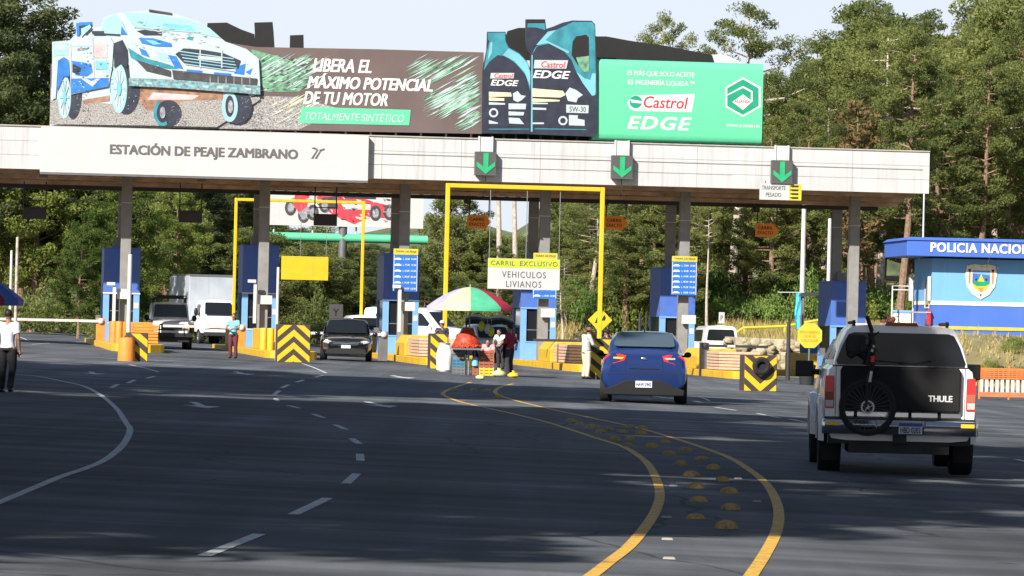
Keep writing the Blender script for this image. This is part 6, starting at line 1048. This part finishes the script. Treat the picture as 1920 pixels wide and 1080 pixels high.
TV['shade'] = make_tree(71, 22, .33, 3.9, 66, 'needles', 'pine_bark', .32, 34, 'pine'); TV['trunky'] = make_tree(81, 20, .72, 2.9, 22, 'needles', 'pale_bark', .105, 140, 'pine'); TV['brown'] = make_tree(91, 14, .3, 2.2, 26, 'needles_brown', 'pine_bark', .2, 34, 'pine')
rs = random.Random(21)
def tree(kind, X, D, H, label, group=None, wid=1.0, rz=None, name='pine_tree', dz=0.0):
    mt, mc, h0, r0 = TV[kind]; k = H/h0; t = thing(name, label, 'tree', Vector((X, D, terr(X, D)-.1+dz)), rs.uniform(0, 6.28) if rz is None else rz, group); t.scale = (k*wid, k*wid, k)
    for nm, me in (('trunk', mt), ('crown', mc)): o = bpy.data.objects.new(nm, me); COL.objects.link(o); o.parent = t
    return t
def tree_px(kind, x, ytop, D, label, group=None, wid=1.0, **kw):
    q = P(x, ytop, D); return tree(kind, q.x, D, max(3, q.z-terr(q.x, D)), label, group, wid, **kw)
# trees one can single out
tree_px('dark1', 8, -70, 236, 'dark pine at the top left corner beside the race car cutout', wid=1.25); tree_px('dark0', 62, 25, 240, 'dark lower pine right of the corner pine, touching the race car cutout', wid=.85); tree_px('dark0', -40, -40, 231, 'dark pine cut by the left edge of the photo behind the corner pine', wid=1.2)
tree_px('open0', 1385, 2, 232, 'open crowned pine standing tall above the green panel', wid=1.0); tree_px('open1', 1240, 30, 236, 'smaller open pine above the black cutout, left of the tall one', wid=.75)
tree_px('trunky', 944, 120, 236, 'pale trunk seen through the tall gantry, left of two', wid=.9); tree_px('trunky', 973, 140, 242, 'pale trunk seen through the tall gantry, right of two', wid=.9)
tree_px('dense2', 855, 362, 246, 'bushy green tree seen through the left half of the tall gantry', wid=1.0, name='bushy_tree')
tree_px('pine3', 1702, 60, 214, 'pine with a bare reddish trunk beside the police building', wid=1.0)
tree_px('dense0', 235, 335, 206, 'bright yellow green tree behind the far left booth', wid=1.05, name='bushy_tree'); tree_px('dense1', 150, 420, 203, 'bright low tree left of the far left booth', wid=.95, name='bushy_tree'); tree_px('dense0', 330, 362, 212, 'bright green tree above the off road car', wid=1.0, name='bushy_tree')
tree_px('trunky', 1330, 380, 216, 'pale bare trunk right of the right price board', wid=.8)
tree_px('brown', 1615, 190, 220, 'browned low pine just above the right end of the canopy')
def prof(x):
    pts = [(-200,60),(0,80),(110,150),(480,230),(505,345),(560,420),(640,420),(745,440),(770,470),(835,470),(850,390),(930,400),(1000,440),(1040,130),(1180,150),(1200,80),(1300,120),(1430,130),(1470,95),(1500,70),(1560,5),(1640,-40),(1720,-10),(1770,30),(1830,-40),(2100,-60)]
    for (a, p), (b, q) in zip(pts, pts[1:]):
        if a <= x <= b: return p+(q-p)*(x-a)/(b-a)
    return 100
cnt = 0
for row, (D, step) in enumerate(((222,58),(234,60),(247,56),(262,54),(280,52),(305,50))):
    x = -60+row*17
    while x < 2010:
        xx = x+rs.uniform(-16,16); DD = D+rs.uniform(-5,5); Rpx = 45; top = max(prof(xx-Rpx), prof(xx), prof(xx+Rpx))
        rowdrop = (5-row)*42 if xx > 1030 else (5-row)*18
        top = top+rowdrop*rs.uniform(.3,1.1)+rs.uniform(0,22)
        x += step*rs.uniform(.8,1.2)
        if row == 0 and (xx < 1040 and xx > 500): continue
        if row < 2 and 1040 < xx < 1500 and rs.random() < .35: continue
        if row < 1 and (xx > 1640 or xx < 420): continue
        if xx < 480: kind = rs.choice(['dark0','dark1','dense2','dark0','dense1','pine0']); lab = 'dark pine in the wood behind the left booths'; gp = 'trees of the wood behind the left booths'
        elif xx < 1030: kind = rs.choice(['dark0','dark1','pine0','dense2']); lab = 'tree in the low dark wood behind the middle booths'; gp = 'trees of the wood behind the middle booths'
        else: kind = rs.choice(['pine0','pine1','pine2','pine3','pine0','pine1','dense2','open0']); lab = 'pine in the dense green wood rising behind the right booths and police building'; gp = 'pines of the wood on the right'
        q = P(xx, top, DD); H = q.z-terr(q.x, DD)
        if H < 3.2: continue
        wd = 1.0 if H > 12 else min(1.7, 12/H); tree(kind, q.x, DD, H, lab, gp, wd); cnt += 1
# tall roadside pines outside the frame whose shade lies across the road
SX, SY = math.sin(SUN_AZ), math.cos(SUN_AZ); sh = 0
for X0, step in ((-9,5.0),(-13.5,5.0),(-18.5,5.5),(-24,6),(-31,7)):
    D = -70
    while D < 92:
        X = X0+rs.uniform(-1.3,1.3); Dd = D+rs.uniform(-1.6,1.6); D += step*rs.uniform(.8,1.25)
        if Dd < 28.6+SY/SX*X+7.4: continue
        if X > -(.122*max(Dd, 0)+2.6): continue
        if X > -20 and abs((X-2.9)*SY-(Dd-95)*SX) < 2.0: continue     # gap that lets the sun reach the saloon
        if X > -16 and abs((X-4.7)*SY-(Dd-51)*SX) < 1.7: continue     # gap that lets the sun reach the pickup
        tree('shade', X, Dd, rs.uniform(19, 24), 'tall pine beside the road left of the frame, shading the asphalt', 'roadside pines left of the frame'); sh += 1
for X0, step in ((14,6.0),(20,6.5),(27,8)):  # unseen pines added on the right to block skylight from the shaded road
    D = -60
    while D < 100:
        X = X0+rs.uniform(-1.3,1.3)+max(0, D)*.10; Dd = D+rs.uniform(-1.6,1.6); D += step*rs.uniform(.8,1.25)
        if Dd < -8 or X > .122*max(Dd, 0)+5.5: tree('shade', X, Dd, rs.uniform(16, 22), 'tall pine added right of the road outside the frame to dim skylight', 'added pines right of the frame')
# bushes
def make_shrub(seed, leaf):
    rs2 = random.Random(seed); V = []; F = []
    for _ in range(34): a = rs2.uniform(0, 6.28); r = rs2.random()**.5; clump(V, F, Vector((r*math.cos(a), r*math.sin(a), .25+.75*(1-r*r)*rs2.uniform(.5,1.1))), .3, 90, .05, rs2, .9)
    return mesh_of('foliage', V, F, leaf)
SH = [make_shrub(3, 'shrub_leaf'), make_shrub(4, 'shrub_leaf'), make_shrub(5, 'broadleaf'), make_shrub(6, 'needles')]
def shrub(x, y, D, r, h, k, lab, gp):
    q = P(x, y, D); o = bpy.data.objects.new('shrub', SH[k]); COL.objects.link(o); o.location = (q.x, D, terr(q.x, D)-.05); o.scale = (r, r, h); o.rotation_euler.z = rs.uniform(0, 6.28); tag(o, lab, 'shrub', gp)
for i in range(40): x = 1045+i*21.5+rs.uniform(-8,8); shrub(x, 600, 222+rs.uniform(-3,8), rs.uniform(1.1,2.0), rs.uniform(1.6,3.4) if x < 1240 else rs.uniform(1.4,3.2), rs.choice([0,0,1,2]), 'bright green bush at the foot of the pines behind the dry grass', 'bushes along the foot of the pines')
for i in range(20): x = 30+i*24+rs.uniform(-8,8); shrub(x, 600, 216+rs.uniform(-6,10), rs.uniform(1.2,2.2), rs.uniform(1.0,2.4), 3, 'low dark bush under the trees behind the left booths', 'bushes under the left wood')
for i in range(14): x = 510+i*38+rs.uniform(-8,8); shrub(x, 600, 228+rs.uniform(-4,10), rs.uniform(1.3,2.4), rs.uniform(1.4,2.8), 3, 'dark bush under the trees behind the middle booths', 'bushes under the middle wood')
for x, y, D in ((1850,670,186),(1870,676,184),(1860,650,190),(1900,672,186),(1930,668,187),(1885,660,188),(1915,655,190),(1905,640,193),(1830,690,182)): shrub(x, y, D, rs.uniform(.5,.9), rs.uniform(.4,.8), 2, 'small pale bush on the bank below the police building', 'bushes below the police building')
# dry grass on the verge
V = []; F = []
for _ in range(15000):
    X = rs.uniform(1.5, 21); D = rs.uniform(194, 231)
    if X < 9.5 and D < 214: continue
    if X > 19 and D > 197: continue
    z = terr(X, D); h = rs.uniform(.18,.55); a = rs.uniform(0, 6.28); wv = rs.uniform(.02,.05); k = len(V); l = rs.uniform(-.2,.2)
    V += [Vector((X-wv*math.cos(a), D-wv*math.sin(a), z-.03)), Vector((X+wv*math.cos(a), D+wv*math.sin(a), z-.03)), Vector((X+l, D+rs.uniform(-.2,.2), z+h))]; F.append((k, k+1, k+2))
o = bpy.data.objects.new('dry_grass', mesh_of('dry_grass', V, F, 'dry_grass')); COL.objects.link(o); tag(o, 'dry yellow grass covering the verge behind the right lanes', 'grass', kind='stuff')
V = []; F = []
for _ in range(8000):
    X = rs.uniform(17, 34); D = rs.uniform(150, 199)
    if D < 172 and X < 19.2: continue
    z = terr(X, D); h = rs.uniform(.08,.3); a = rs.uniform(0, 6.28); wv = rs.uniform(.02,.06); k = len(V)
    h = h if rs.random() < .8 else h*1.8; V += [Vector((X-wv*math.cos(a), D-wv*math.sin(a), z-.02)), Vector((X+wv*math.cos(a), D+wv*math.sin(a), z-.02)), Vector((X+rs.uniform(-.1,.1), D, z+h))]; F.append((k, k+1, k+2))
o = bpy.data.objects.new('bank_grass', mesh_of('bank_grass', V, F, 'dry_grass')); COL.objects.link(o); tag(o, 'dry grass on the bank below the police building', 'grass', kind='stuff')
# far wooded hill closing the view behind the trees
mb = MB(); n = 60; vs = []
for j, (D, hh) in enumerate(((330,0),(360,7),(400,11),(480,15),(600,18))):
    for i in range(n+1): X = -140+280*i/n; vs.append((X, D, 4+hh*(1 if X > 2 else .62)*(.85+.15*math.sin(X*.21+j))+.6*math.sin(X*1.3+j*2) if hh else -1))
mb.add(vs, [(j*(n+1)+i, j*(n+1)+i+1, (j+1)*(n+1)+i+1, (j+1)*(n+1)+i) for j in range(4) for i in range(n)], 0, True); struct(mb.build('hill', 'hill_wood', sharp=180))
print('TREES', cnt, 'SHADE', sh)
